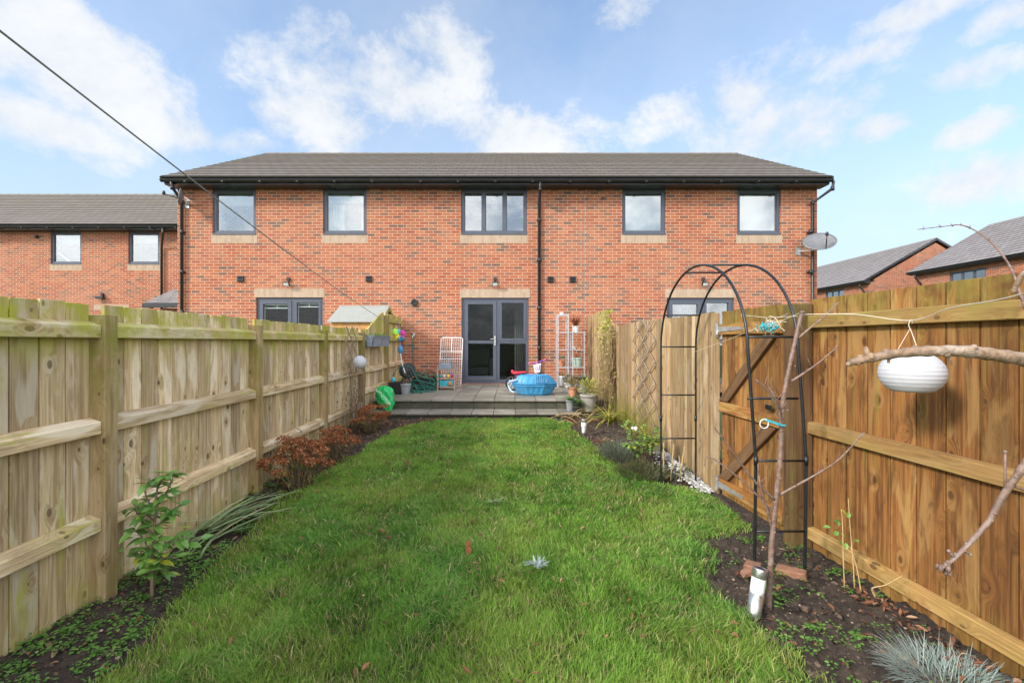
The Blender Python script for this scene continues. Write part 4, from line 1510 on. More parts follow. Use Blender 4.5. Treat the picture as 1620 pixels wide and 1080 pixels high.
def curve(pts, n=24):
    """smooth line through points (Catmull-Rom)"""
    P_ = [Vector(p) for p in pts]
    P_ = [P_[0] * 2 - P_[1]] + P_ + [P_[-1] * 2 - P_[-2]]
    out_ = []
    m_ = len(P_) - 3
    for i in range(m_):
        a, b_, c, d = P_[i:i + 4]
        for k in range(max(2, n // m_)):
            t = k / max(2, n // m_)
            out_.append(0.5 * ((2 * b_) + (c - a) * t + (2 * a - 5 * b_ + 4 * c - d) * t * t + (3 * b_ - a - 3 * c + d) * t ** 3))
    out_.append(P_[-2])
    return out_


# clothes line, from the far left post to a post behind the camera's left shoulder
far = Vector((-2.60, 9.72, 1.93))
near = Vector((-1.62, 1.2, 2.58))
pts = []
for i in range(61):
    f = i / 60
    p = near.lerp(far, f)
    p.z -= .20 * 4 * f * (1 - f) * .30
    pts.append(p)
b = MB()
b.tube(pts, .0039, 6)
cl = b.build('clothes_line', MAT['cord'])
tag(cl, 'grey clothes line slanting down from top left to the far left fence post', 'clothes line')

# ------------------------------------------------------------------ arch
AR = thing('garden_arch', 'black tubular steel garden arch with ladder rungs standing before the gate', 'garden arch', (1.8, 3.95, .02))
ya, yb, zs, zt = 3.07, 4.78, 1.50, 2.20


def hoop(xn, xf):
    yc, ry = (ya + yb) / 2, (yb - ya) / 2
    pts = [(xn - .03, ya + .02, -.12), (xn - .01, ya, .02), (xn, ya - .0, zs * .5), (xn - .055, ya, zs)]
    xn -= .055
    for i in range(1, 26):
        a = math.pi * i / 26
        f = (1 - math.cos(a)) / 2
        pts.append((xn + (xf - xn) * f, yc - ry * math.cos(a), zs + (zt - zs) * math.sin(a)))
    pts += [(xf, yb, zs), (xf, yb, zs * .5), (xf, yb, .05), (xf, yb, -.1)]
    return pts


hA, hB = hoop(1.645, 1.565), hoop(1.985, 1.93)
for h in (hA, hB):
    b = MB()
    b.tube(h, .0102, 10)
    for z, yy, xx in ((.75, ya, h[2][0]), (.75, yb, h[-1][0])):
        b.tube([(xx, yy, z - .03), (xx, yy, z + .03)], .0135, 10)
    b.build('hoop', MAT['metal_black'], AR, smooth=True)


def at_z(h, z, farside):
    idx = [(i, abs(p[2] - z)) for i, p in enumerate(h) if (p[1] > (ya + yb) / 2) == farside]
    i = min(idx, key=lambda q: q[1])[0]
    return Vector((h[i][0], h[i][1], z if abs(h[i][2] - z) > .08 else h[i][2]))


for farside, zz in ((False, (1.60, 1.17, .72, .275)), (True, (1.86, 1.455, .995, .54, .09))):
    for z in zz:
        p, q = at_z(hA, z, farside), at_z(hB, z, farside)
        b = MB()
        b.tube([p, q], .008, 8)
        b.build('rung', MAT['metal_black'], AR, smooth=True)
for i in (14, 18):
    b = MB()
    b.tube([hA[i], hB[i]], .008, 8)
    b.build('rung', MAT['metal_black'], AR, smooth=True)

# ------------------------------------------------------------------ leaves helpers
def rv(s=1.0):
    return Vector((random.uniform(-s, s), random.uniform(-s, s), random.uniform(-s, s)))


STR = [(0, .8), (.3, 1), (.6, .8), (.85, .45), (1, .03)]


def strap_plant(name, label, cat, c, n, L, W, mat, spread=1.0, bend=.5, az=None, group=None, dead=None, lean=None):
    t = thing(name, label, cat, c, group)
    b = MB()
    c = Vector(c)
    for i in range(n):
        a = random.uniform(0, 2 * math.pi) if az is None else random.gauss(az, .55)
        up = random.uniform(.25, 1.0) if lean is None else random.gauss(lean, .15)
        d = Vector((math.cos(a) * spread, math.sin(a) * spread, up * 1.2)).normalized()
        l = L * random.uniform(.55, 1.1)
        b.leaf(c + Vector((random.uniform(-.03, .03), random.uniform(-.03, .03), 0)), d, (0, 0, 1), l, W * random.uniform(.7, 1.2), bend * random.uniform(.5, 1.3), .12, prof=STR)
    b.build('foliage', mat, t)
    return t


def bush(b, c, rx, ry, rz, n, L, W, up=.4):
    for i in range(n):
        v = rv(1)
        while v.length > 1:
            v = rv(1)
        v = v.normalized() * (v.length ** .45)
        p = Vector(c) + Vector((v.x * rx, v.y * ry, abs(v.z) * rz if c[2] < 0.4 else v.z * rz))
        d = v + rv(.7) + Vector((0, 0, up))
        b.leaf(p, d, Vector((0, 0, 1)) + rv(.5), L * random.uniform(.6, 1.25), W * random.uniform(.7, 1.2), random.uniform(0, .5))


# ------------------------------------------------------------------ left bed
# camellia
base = Vector((-2.19, 2.77, -.02))
CA = thing('camellia', 'young green camellia bush with a few yellow leaves against the left fence', 'shrub', base)
sb, lb_ = MB(), MB()
tips = []


def cpx(px, py, Y=2.75):
    return P(px, py, Y + random.uniform(-.1, .1))


main = [P(240, 950, 2.77), P(241, 890, 2.76), P(244, 850, 2.75), P(246, 800, 2.74), P(252, 745, 2.73)]
sb.tube(curve(main, 20), [.011 - .007 * i / 20 for i in range(len(curve(main, 20)))], 7)
brs = [[(243, 880), (225, 850), (210, 835)], [(243, 870), (275, 855), (300, 848)], [(244, 850), (220, 815), (212, 797)], [(245, 835), (270, 810), (290, 795)],
       [(246, 815), (230, 780), (237, 755)], [(247, 800), (265, 775), (275, 750)], [(242, 895), (265, 880), (285, 885)], [(243, 890), (222, 880), (215, 870)], [(250, 770), (262, 752), (280, 748)],
       [(245, 825), (222, 806), (196, 806)], [(242, 900), (258, 905), (262, 915)]]
for br in brs:
    yy = 2.75 + random.uniform(-.14, .12)
    pp = [P(br[0][0], br[0][1], 2.755)] + [P(x, y, 2.755 + (yy - 2.755) * f) for (x, y), f in zip(br[1:], (.6, 1))]
    cc = curve(pp, 10)
    sb.tube(cc, [.006 - .0035 * i / len(cc) for i in range(len(cc))], 6)
    tips.append(cc)
for k in range(34):
    p = Vector((-2.19 + random.gauss(0, .09), 2.77 + random.gauss(0, .08), random.uniform(.12, .42)))
    a = random.uniform(0, 6.28)
    lb_.leaf(p, (math.cos(a), math.sin(a), random.uniform(-.2, .5)), Vector((0, -.3, 1)) + rv(.4), random.uniform(.05, .09), random.uniform(.028, .044), .3, .12, rnd=random.uniform(.1, .95))
tips.append(curve(main, 20))
for cc in tips:
    for k in range(17 if len(cc) < 15 else 34):
        f = random.uniform(.15, 1)
        p = cc[int(f * (len(cc) - 1))]
        a = random.uniform(0, 6.28)
        d = Vector((math.cos(a), math.sin(a), random.uniform(-.25, .55)))
        low = p.z < .3
        lb_.leaf(p, d, Vector((0, 0, 1)) + rv(.35), random.uniform(.06, .095), random.uniform(.032, .048), random.uniform(.1, .5), .12,
                 rnd=random.uniform(.85, 1) if random.random() < (.16 if low else .04) else random.uniform(0, .78))
sb.build('stem', MAT['twig'], CA, smooth=True)
lb_.build('foliage', MAT['camellia'], CA, smooth=True)

# cut strap leaves and the evergreen seedling beside them
t = thing('iris', 'long flopped pale green strap leaves lying across the left bed', 'plant', (-2.3, 3.75, g(3.7)))
b = MB()
for i in range(26):
    s0 = P(random.uniform(318, 350), random.uniform(826, 862), 3.6 + random.uniform(-.15, .1))
    s0.z = max(s0.z, .03)
    a = random.gauss(.72, .2)
    d = Vector((math.cos(a) * .8, math.sin(a) * 1.1, random.uniform(.15, .62)))
    b.leaf(s0, d, (0, 0, 1), random.uniform(.38, .72), random.uniform(.018, .03), random.uniform(.1, .4), .15, prof=STR)
for i in range(9):
    s0 = P(random.uniform(330, 350), random.uniform(820, 850), 3.6)
    a = random.gauss(4.3, .4)
    b.leaf(s0, (math.cos(a), math.sin(a), .25), (0, 0, 1), random.uniform(.3, .5), random.uniform(.016, .026), .4, .15, prof=STR)
b.build('foliage', MAT['strap'], t)

t = thing('rhododendron', 'low bright green leafy seedling beside flopped strap leaves in the left bed', 'shrub', (-2.17, 3.85, g(3.8)))
b, sb = MB(), MB()
for c in ((385, 815, 3.85), (405, 812, 3.95), (390, 838, 3.7), (368, 825, 3.75), (415, 825, 3.9)):
    p = P(*c)
    sb.tube([Vector((p.x, p.y, .0)), p], .005, 6)
    for k in range(9):
        a = k * 2.4
        b.leaf(p, (math.cos(a), math.sin(a), random.uniform(.1, .8)), (0, 0, 1), random.uniform(.07, .11), random.uniform(.024, .034), .35, .1, rnd=random.uniform(.2, 1))
sb.build('stem', MAT['twig'], t)
b.build('foliage', MAT['leaf_mid'], t, smooth=True)


def hydrangea(label, c, rx, ry, h, nst, extra=()):
    t = thing('hydrangea', label, 'shrub', c, 'wintered hydrangea bushes in the left bed')
    st, hd, lf = MB(), MB(), MB()
    c = Vector(c)
    for i in range(nst):
        a = random.uniform(0, 6.28)
        rr = math.sqrt(random.random())
        tip = c + Vector((math.cos(a) * rr * rx, math.sin(a) * rr * ry, h * random.uniform(.45, 1.0) * (1 - .35 * rr)))
        b0 = c + (tip - c) * .18
        b0.z = c.z - .03
        mid = b0.lerp(tip, .55) + Vector((0, 0, .05))
        cc = curve([b0, mid, tip], 8)
        st.tube(cc, [.005 - .002 * k / len(cc) for k in range(len(cc))], 5)
        R_ = random.uniform(.055, .085)
        for k in range(58):
            v = rv(1).normalized()
            v.z = abs(v.z) * .7 - .15
            p = tip + v * R_ * random.uniform(.75, 1.05)
            for q in range(2):
                hd.leaf(p, v * .5 + rv(.9), v + rv(.5), random.uniform(.014, .024), random.uniform(.013, .02), .3, .2, prof=((0, .3), (.4, 1), (1, .3)))
        for k in range(6):
            p = cc[random.randrange(1, len(cc))]
            lf.leaf(p, rv(1) + Vector((0, 0, -.2)), (0, 0, 1), random.uniform(.03, .07), random.uniform(.02, .035), .6, .3)
    st.build('stem', MAT['twig'], t, smooth=True)
    hd.build('dried_flowers', MAT['hydrangea'], t)
    lf.build('foliage', MAT['hydrangea_leaf'], t)
    return t


hydrangea('larger brown dried hydrangea bush beside the second left fence post', (-2.17, 4.62, g(4.6)), .27, .45, .62, 36)
hydrangea('russet dried hydrangea bush with green leaves, in the middle of the left bed', (-2.12, 5.5, g(5.5)), .24, .36, .46, 22)
hydrangea('smaller brown dried hydrangea near the green sack and the steps', (-2.17, 6.95, g(7)), .28, .45, .48, 28)

# bare climbing rose on the far left fence, with its trellis
t = thing('climbing_plant', 'leafless tangled climber on the far left fence below the white globe', 'climber', (-2.5, 7.3, .15))
b, lf = MB(), MB()
for i in range(34):
    y0 = random.uniform(7.0, 7.6)
    p = Vector((-2.50 + random.uniform(0, .06), y0, .12))
    pts = [p.copy()]
    H = random.uniform(.5, 1.6)
    n_ = 9
    for k in range(n_):
        p = p + Vector((random.uniform(-.02, .025), random.uniform(-.06, .05), H / n_))
        p.x = min(max(p.x, -2.58), -2.44)
        pts.append(p.copy())
    cc = curve(pts, 20)
    b.tube(cc, [.0045 - .003 * k / len(cc) for k in range(len(cc))], 5)
    for k in range(6):
        q = cc[random.randrange(4, len(cc))]
        d = rv(1) + Vector((.5, 0, .2))
        b.tube([q, q + d.normalized() * random.uniform(.05, .16)], .0018, 4)
for i in range(60):
    p = Vector((-2.48 + random.uniform(-.02, .1), random.uniform(6.35, 7.0), random.uniform(.25, .95)))
    lf.leaf(p, rv(1), (0, 0, 1), random.uniform(.025, .05), random.uniform(.018, .03), .3)
b.build('stem', MAT['twig'], t, smooth=True)
lf.build('foliage', MAT['heather'], t)


def trellis(name, label, cat, o, along, n, m_, w, h, mat, norm, r=.008):
    """expanding diamond lattice: n diamonds across, m_ high"""
    t = thing(name, label, cat, o)
    o, along, norm = Vector(o), Vector(along).normalized(), Vector(norm).normalized()
    up = Vector((0, 0, 1))
    dx, dz = w / n, h / m_
    for lay, sgn in ((0, 1), (1, -1)):
        for k in range(-m_, n + m_):
            pts = []
            for s_ in (0, 1):
                pass
            # the line u = k*dx + sgn * z*dx/dz, clipped to the panel
            zs_ = []
            for j in range(0, 2 * m_ + 1):
                z = h * j / (2 * m_)
                u = (k if sgn > 0 else k + m_ * 0) * dx + sgn * (z / dz) * dx
                if sgn < 0:
                    u = k * dx + (m_ - z / dz) * dx - 0
                if -1e-6 <= u <= w + 1e-6:
                    zs_.append((z, u))
            if len(zs_) >= 2:
                (z0, u0), (z1, u1) = zs_[0], zs_[-1]
                b = MB()
                q = norm * (.012 + lay * .012)
                b.beam(o + along * u0 + up * z0 + q, o + along * u1 + up * z1 + q, .018, .009, norm)
                b.build('slat', mat, t)
    return t


trellis('trellis', 'grey-brown diamond trellis fixed on the sunlit fence left of the black arch', 'trellis', (1.992, 6.3, .36), (-.0218, 1, 0), 2, 5, 1.05, 1.5, MAT['trellis'], (-1, 0, 0))
trellis('trellis', 'small expanding trellis at the top of the far left fence above the climber', 'trellis', (-2.555, 6.95, 1.05), (-.028, 1, 0), 2, 3, .55, .75, MAT['trellis'], (1, 0, 0))

# ------------------------------------------------------------------ lanterns and string
def lantern(label, c, rw_, rh, ribs, flat=.8, string=None, group='white paper lanterns hung in the garden'):
    t = thing('paper_lantern', label, 'lantern', c, group)
    b = MB()
    prof = []
    n_ = ribs * 4
    zt_ = rh * flat
    for i in range(n_ + 1):
        z = -zt_ + 2 * zt_ * i / n_
        r_ = rw_ * math.sqrt(max(0, 1 - (z / rh) ** 2)) if flat > .95 else rw_ * (1 - abs(z / rh) ** 2.0) ** .5
        r_ *= 1 - .016 * abs(math.cos(math.pi * i / 4))
        prof.append((max(r_, .012), z))
    b.lathe(prof, c, 36, wob=.004)
    b.build('shade', MAT['paper'], t, smooth=True)
    b = MB()
    cv = Vector(c)
    b.tube([cv + Vector((math.cos(a) * rw_ * .5, math.sin(a) * rw_ * .5, zt_)) for a in [i * math.pi / 10 for i in range(20)]], .002, 5, closed=True)
    b.build('wire_ring', MAT['metal_grey'], t)
    return t


LC = P(1442, 590, 2.3)
LT = lantern('flattened white paper lantern hanging before the near right fence', tuple(LC), .137, .114, 9, .80)
hook = P(1440, 507, 2.3)
b = MB()
for a in (.3, 2.4, 4.5):
    b.tube([hook - Vector((0, 0, .04)), LC + Vector((math.cos(a) * .07, math.sin(a) * .07, .08))], .0016, 5)
b.tube(curve([hook - Vector((0, 0, .045)), hook - Vector((.008, 0, .02)), hook + Vector((.004, 0, .004)), hook + Vector((.012, 0, -.012))], 14), .002, 5)
b.build('hanging_string', MAT['string'], LT)
b = MB()
rc = LC + Vector((.09, .05, -.0))
b.tube([rc + Vector((math.cos(a) * .10, .0, math.sin(a) * .10)) for a in [-1.3 + i * .1 for i in range(30)]], .0018, 5)
b.build('wire_loop', MAT['purple'], LT)
lantern('round white globe lantern on the climber by the far left fence', tuple(P(569, 573, 7.1)), .105, .105, 7, .98)
b = MB()
sp = [Vector((1.68, 2.64, 1.71)), P(1350, 497, 2.5), hook, P(1500, 488, 1.95), P(1580, 474, 1.5), P(1640, 458, 1.25)]
b.tube(curve(sp, 30), .0022, 6)
tag(b.build('string', MAT['string']), 'white string tied from young tree to branch, carrying paper lantern', 'string')
b = MB()
pa = P(1000 + 110, 555, 4.6)
for q in ((P(1180, 525, 3.35), P(1272, 492, 2.72)), (P(1100, 556, 4.62), P(1246, 496, 3.2)), (P(1172, 498, 3.5), P(1262, 500, 2.8))):
    b.tube([q[0], q[0].lerp(q[1], .5) - Vector((0, 0, .015)), q[1]], .0018, 5)
for i in range(16):
    c = P(1213 + random.uniform(-14, 20), 516 + random.uniform(-8, 8), 3.12)
    b.tube(curve([c + rv(.04), c + rv(.03), c + rv(.03), c + rv(.05)], 9), .0022, 4)
tag(b.build('tangled_string', MAT['string']), 'tangle of pale string knotted at the arch in front of the gate', 'string')
b = MB()
for i in range(26):
    c = P(1216 + random.uniform(-14, 16), 517 + random.uniform(-4, 4), 3.1)
    b.tube(curve([c + rv(.028), c + rv(.02), c + rv(.028)], 6), .0035, 5)
tag(b.build('rope', [MAT['cyan']]), 'small bundle of turquoise cord tied on the arch rung by the gate', 'rope')

# ------------------------------------------------------------------ young bare tree in the right bed
TY = 2.63
base = P(1216, 968, TY)
TR = thing('bare_tree', 'slender leafless young tree with thin upward twigs in the right bed', 'tree', base, 'leafless young trees at the right')


def limb(b, pix, r0, r1, n=18, nodes=True, sides=9):
    cc = curve([P(*q) for q in pix], n)
    m_ = len(cc)
    rr = [(r0 + (r1 - r0) * k / (m_ - 1)) * (1 + (.14 if (k % 4 == 0 and nodes) else 0) + random.uniform(-.04, .04)) for k in range(m_)]
    b.tube(cc, rr, sides)
    return cc


b = MB()
limb(b, [(1217, 1000, 2.63), (1216, 965, 2.63), (1219, 900, 2.63), (1222, 845, 2.63), (1230, 770, 2.63), (1235, 715, 2.63), (1238, 640, 2.62), (1248, 585, 2.62), (1260, 530, 2.62), (1268, 496, 2.62)], .0165, .0100, 60, sides=12)
for k in range(22):
    f = random.random()
    p = P(1219 + 49 * f ** 1.4, 890 - 390 * f, 2.63)
    b.blob(p + rv(.014), random.uniform(.004, .007), 6, 4)
b.tube([P(1268, 496, 2.62), P(1269, 492, 2.62)], .0125, 10)
b.build('trunk', MAT['bark'], TR, smooth=True)
brs = [[(1222, 838, 2.63), (1212, 800, 2.62), (1203, 770, 2.6), (1199, 733, 2.6)], [(1225, 822, 2.63), (1218, 806, 2.63), (1185, 770, 2.66), (1140, 733, 2.68), (1118, 722, 2.69), (1114, 737, 2.69)],
       [(1228, 792, 2.63), (1195, 762, 2.6), (1160, 716, 2.56), (1141, 690, 2.54), (1129, 675, 2.53)], [(1232, 783, 2.63), (1270, 762, 2.6), (1300, 745, 2.56), (1330, 724, 2.52), (1366, 684, 2.5)],
       [(1252, 603, 2.62), (1275, 588, 2.6), (1300, 570, 2.57), (1326, 547, 2.55)], [(1263, 535, 2.62), (1280, 520, 2.6), (1305, 500, 2.58), (1326, 478, 2.56)],
       [(1237, 690, 2.63), (1232, 650, 2.6), (1212, 615, 2.58), (1196, 600, 2.57)], [(1238, 660, 2.62), (1226, 630, 2.6), (1215, 610, 2.6)]]
for br in brs:
    b = MB()
    cc = limb(b, br, .0075, .003, 16, sides=7)
    for k in range(2, len(cc), 3):
        b.blob(cc[k] + rv(.004), .0045, 5, 4, (1, 1, 1.4))
    for k in range(3, len(cc) - 1, 4):
        d = Vector((random.uniform(-1, 1), random.uniform(-.6, .6), random.uniform(.2, 1))).normalized()
        b.tube([cc[k], cc[k] + d * .025, cc[k] + d * .05 + Vector((0, 0, .012))], [.0022, .0018, .0012], 5)
    b.build('branch', MAT['bark'], TR, smooth=True)
b = MB()
c = P(1209, 670, 2.58)
b.tube([c + Vector((math.cos(a) * .024, 0, math.sin(a) * .026)) for a in [i * math.pi / 12 for i in range(24)]], .0028, 6, closed=True)
tag(b.build('white_ring', MAT['white'], None, smooth=True), 'small white plastic ring clipped to the young tree trunk', 'ring')
b = MB()
b.beam(P(1212, 664, 2.58), P(1236, 672, 2.59), .014, .012)
b.tube([P(1236, 672, 2.63) + Vector((math.cos(a) * .02, math.sin(a) * .02, 0)) for a in [i * math.pi / 8 for i in range(16)]], .005, 6, closed=True)
tag(b.build('tree_tie', MAT['cyan']), 'pale turquoise tie strapped round the young tree trunk', 'plant tie')

# the tree at the right whose boughs reach into the picture
T2 = thing('bare_tree', 'leafless tree standing just right of the photo, its lichened bough reaching in', 'tree', (1.56, 1.12, -.05), 'leafless young trees at the right')
b = MB()
b.tube(curve([(1.56, 1.12, -.1), (1.55, 1.12, .5), (1.57, 1.13, 1.1), (1.55, 1.14, 1.75), (1.6, 1.15, 2.4), (1.68, 1.18, 3.0)], 30), [.04 - .025 * k / 30 for k in range(31)], 12)
b.build('trunk', MAT['bark_pale'], T2, smooth=True)
b = MB()
cc = limb(b, [(1345, 573, 1.10), (1375, 567, 1.10), (1420, 559, 1.1), (1475, 555, 1.1), (1530, 556, 1.1), (1585, 563, 1.11), (1640, 572, 1.12), (1720, 590, 1.12), (1806, 610, 1.12)], .0078, .0195, 56, sides=14)
for k in range(0, len(cc), 2):
    b.blob(cc[k] + rv(.010), random.uniform(.005, .009), 7, 5)
b.tube([cc[7], cc[7] + Vector((-.004, 0, .012)), cc[7] + Vector((-.012, -.004, .028))], [.007, .006, .004], 7)
b.tube([cc[12], cc[12] + Vector((0, 0, -.02))], [.004, .003], 6)
b.tube([cc[24], cc[24] + Vector((.006, -.006, -.034))], [.004, .002], 6)
b.build('bough', MAT['bark_pale'], T2, smooth=True)
b = MB()
cc = limb(b, [(1493, 897, 1.25), (1515, 878, 1.25), (1540, 852, 1.25), (1566, 822, 1.25), (1583, 790, 1.24), (1607, 755, 1.22), (1640, 715, 1.2), (1720, 660, 1.15), (1800, 640, 1.12)], .0042, .0115, 48, sides=9)
for k in range(2, 40, 2):
    b.blob(cc[k] + rv(.005), random.uniform(.004, .0065), 6, 4)
for q in range(8):
    e = cc[0] + Vector((random.uniform(-.016, .014), random.uniform(-.01, .01), random.uniform(-.022, .012)))
    b.tube([cc[1], e], [.0035, .0045], 6)
    b.blob(e, .0058, 6, 5, (1, 1, 1.6))
for k, (dx_, dz_) in ((5, (-.018, .018)), (8, (.02, -.012)), (26, (.0, .11)), (28, (.05, -.02))):
    p = cc[k]
    b.tube([p, p + Vector((dx_ * .6, 0, dz_ * .5)), p + Vector((dx_, 0, dz_))], [.0042, .0036, .0025], 6)
    b.blob(p + Vector((dx_, 0, dz_)), .005, 6, 5)
b.build('bough', MAT['bark'], T2, smooth=True)
b = MB()
cc = limb(b, [(1452, 363, 1.65), (1495, 358, 1.65), (1520, 356, 1.64), (1545, 366, 1.62), (1570, 385, 1.58), (1592, 412, 1.5), (1606, 440, 1.42), (1640, 520, 1.3), (1740, 560, 1.15), (1800, 540, 1.13)], .0012, .0042, 50, sides=6)
for k in range(1, 34, 3):
    p = cc[k]
    b.tube([p, p + Vector((random.uniform(-.008, .008), 0, random.uniform(.004, .012)))], [.0014, .001], 5)
    b.blob(p + rv(.002), .0032, 5, 4)
b.build('twig', MAT['bark'], T2, smooth=True)
b = MB()
limb(b, [(1603, 462, 1.3), (1610, 448, 1.29), (1622, 432, 1.27), (1660, 430, 1.24), (1730, 470, 1.18), (1795, 520, 1.13)], .006, .008, 24, sides=8)
b.build('twig', MAT['bark_pale'], T2, smooth=True)

# ------------------------------------------------------------------ solar lights
def solar(label, p0, p1, r):
    p0, p1 = Vector(p0), Vector(p1)
    ax = p1 - p0
    H = ax.length
    t = thing('solar_light', label, 'garden light', p0, 'solar stake lights in the beds')
    b = MB()
    b.lathe([(r * .3, -.1), (r * 1.02, -.01), (r * 1.03, 0), (r, .005), (r, H * .42)], p0, 24, axis=ax)
    b.build('base', MAT['steel'], t, smooth=True)
    b = MB()
    b.lathe([(r * .97, H * .42), (r * .99, H * .5), (r * .99, H * .76), (r * .98, H * .78)], p0, 24, axis=ax)
    b.build('diffuser', MAT['frost'], t, smooth=True)
    b = MB()
    b.lathe([(r * 1.0, H * .78), (r * 1.04, H * .79), (r * 1.04, H * .97), (r * 1.0, H), (r * .86, H), (r * .84, H * .985), (0, H * .985)], p0, 24, axis=ax)
    cap = b.build('cap', MAT['steel'], t, smooth=True)
    b = MB()
    q = Vector((0, 0, 1)).rotation_difference(ax.normalized())
    s_ = r * .55
    b.hexa([p0 + q @ Vector((x, y, H * .985 + z)) for z in (.001, .004) for (x, y) in ((-s_, -s_), (s_, -s_), (s_, s_), (-s_, s_))])
    b.build('solar_cell', MAT['pv'], cap)
    return t


solar('steel and frosted solar light leaning beside the young tree in the right bed', P(1193, 966, 2.58), P(1203, 898, 2.6), .038)
b0 = P(923.5, 684, 6.75)
solar('black-capped white solar light far away by the steps at the right lawn edge', b0, b0 + Vector((0, 0, .20)), .038)

# ------------------------------------------------------------------ right bed bits
def loose_brick(label, c, yaw, sz=(.21, .1, .06), roll=.1):
    b = MB(Matrix.Translation(c) @ Matrix.Rotation(yaw, 4, 'Z') @ Matrix.Rotation(roll, 4, 'X'))
    x, y, z = [q / 2 for q in sz]
    j = lambda: random.uniform(-.008, .008)
    b.hexa([(sx * x + j(), sy * y + j(), sz_ * z + j()) for sz_ in (-1, 1) for (sx, sy) in ((-1, -1), (1, -1), (1, 1), (-1, 1))])
    tag(b.build('brick', MAT['redbrick'], None, bevel=.008, seg=2), label, 'brick', 'loose bricks in the right bed')


loose_brick('muddy red brick lying between young tree and arch foot', P(1252, 905, 3.0) + Vector((0, 0, .0)), -.6, (.17, .09, .055))
loose_brick('broken brick half hidden behind the solar light', P(1191, 899, 3.02), .9, (.1, .09, .07))
loose_brick('small orange brick chip left of the solar light', P(1180, 906, 2.95), .3, (.06, .05, .03))

t = thing('fescue_grass', 'spiky blue-grey grass tuft in the bottom right corner of the bed', 'ornamental grass', (2.06, 2.2, -.02))
b = MB()
for i in range(1100):
    a, rr = random.uniform(0, 6.28), math.sqrt(random.random())
    p = Vector((2.02 + math.cos(a) * rr * .19, 2.10 + math.sin(a) * rr * .19, -.02))
    d = Vector((math.cos(a) * rr, math.sin(a) * rr, random.uniform(.35, 1.0))) + rv(.45)
    b.leaf(p, d, (0, 0, 1), random.uniform(.06, .15), random.uniform(.0022, .0038), random.uniform(.1, .8), .1, prof=STR)
b.build('foliage', MAT['fescue'], t)
t = thing('rose_bush', 'sparse seedling with blue-green leaves and canes before the near right fence', 'plant', (2.13, 2.9, -.02))
b, lf = MB(), MB()
for pix in ([(1336, 930, 2.87), (1334, 880, 2.86), (1333, 830, 2.86), (1331, 805, 2.86)], [(1352, 930, 2.84), (1349, 880, 2.84), (1345, 835, 2.84), (1342, 788, 2.84)], [(1385, 945, 2.62), (1380, 930, 2.62), (1400, 925, 2.6), (1428, 910, 2.58)],
            [(1362, 935, 2.8), (1356, 900, 2.8), (1346, 865, 2.82)]):
    limb(b, pix, .004, .0022, 14, sides=6)
for (px, py) in ((1331, 806), (1322, 826), (1312, 832), (1330, 842), (1325, 822), (1340, 818), (1343, 838), (1320, 845), (1302, 833), (1330, 862), (1345, 820), (1352, 853), (1338, 858)):
    p = P(px, py, 2.86 + random.uniform(-.04, .04))
    lf.leaf(p, rv(1), Vector((0, -.6, 1)) + rv(.3), random.uniform(.03, .045), random.uniform(.024, .032), .15)
b.build('stem', MAT['cane'], t, smooth=True)
lf.build('foliage', MAT['camellia'], t)

# shrub group by the far leg of the arch
t = thing('camellia', 'glossy green camellia with a pink bud beside the far foot of the arch', 'shrub', (1.53, 5.35, g(5.3)))
b, st = MB(), MB()
c0 = Vector((1.53, 5.35, g(5.3)))
for i in range(15):
    tip = c0 + Vector((random.uniform(-.24, .24), random.uniform(-.2, .2), random.uniform(.22, .58)))
    cc = curve([c0, c0.lerp(tip, .5) + Vector((0, 0, .05)), tip], 8)
    st.tube(cc, .005, 5)
    for k in range(20):
        p = cc[random.randrange(3, len(cc))]
        a = random.uniform(0, 6.28)
        b.leaf(p, (math.cos(a), math.sin(a), random.uniform(-.2, .6)), Vector((0, 0, 1)) + rv(.4), random.uniform(.05, .085), random.uniform(.028, .04), .3, .12, rnd=random.uniform(.45, .97))
st.build('stem', MAT['twig'], t, smooth=True)
b.build('foliage', MAT['camellia'], t, smooth=True)
b = MB()
b.blob(P(1006, 678, 5.3), .024, 8, 6, (1, 1, 1.2))
b.blob(P(1001, 677, 5.3), .018, 8, 6)
b.build('flower_bud', MAT['flower'], t, smooth=True)

t = thing('lavender', 'silvery grey lavender tuft at the right lawn edge before the camellia', 'shrub', (1.28, 5.55, g(5.5)))
b = MB()
for i in range(900):
    a, rr = random.uniform(0, 6.28), math.sqrt(random.random())
    p = Vector((1.28 + math.cos(a) * rr * .17, 5.55 + math.sin(a) * rr * .28, g(5.5) + random.uniform(0, .12)))
    b.leaf(p, (math.cos(a) * rr * .9, math.sin(a) * rr * .9, 1.0), (1, 0, 0), random.uniform(.08, .2), .007, .15, .1)
b.build('foliage', MAT['lavender'], t)
t = thing('heather', 'dull green bushy heather mound at the foot of the black arch', 'shrub', (1.42, 5.0, g(5)))
b = MB()
for i in range(1700):
    a, rr = random.uniform(0, 6.28), math.sqrt(random.random())
    p = Vector((1.42 + math.cos(a) * rr * .26, 5.02 + math.sin(a) * rr * .26, g(5) + random.uniform(0, .17) * (1.1 - rr)))
    b.leaf(p, (math.cos(a) * rr, math.sin(a) * rr, .9) + rv(.3) if False else Vector((math.cos(a) * rr, math.sin(a) * rr, .9)) + rv(.35), (1, 0, 0), random.uniform(.04, .1), .008, .1, .1)
b.build('foliage', MAT['heather'], t)
t = thing('garden_canes', 'bundle of dry thin stems and canes between the arch legs', 'plant canes', (1.72, 4.9, .1))
b = MB()
for (px, py, qx, qy) in ((1050, 765, 1050, 700), (1060, 768, 1066, 702), (1073, 770, 1083, 705), (1045, 760, 1048, 715), (1080, 772, 1074, 720)):
    b.tube([P(px, py, 4.9), P(qx, qy, 4.95)], .0055, 6)
b.build('cane', MAT['cane'], t)
b = MB()
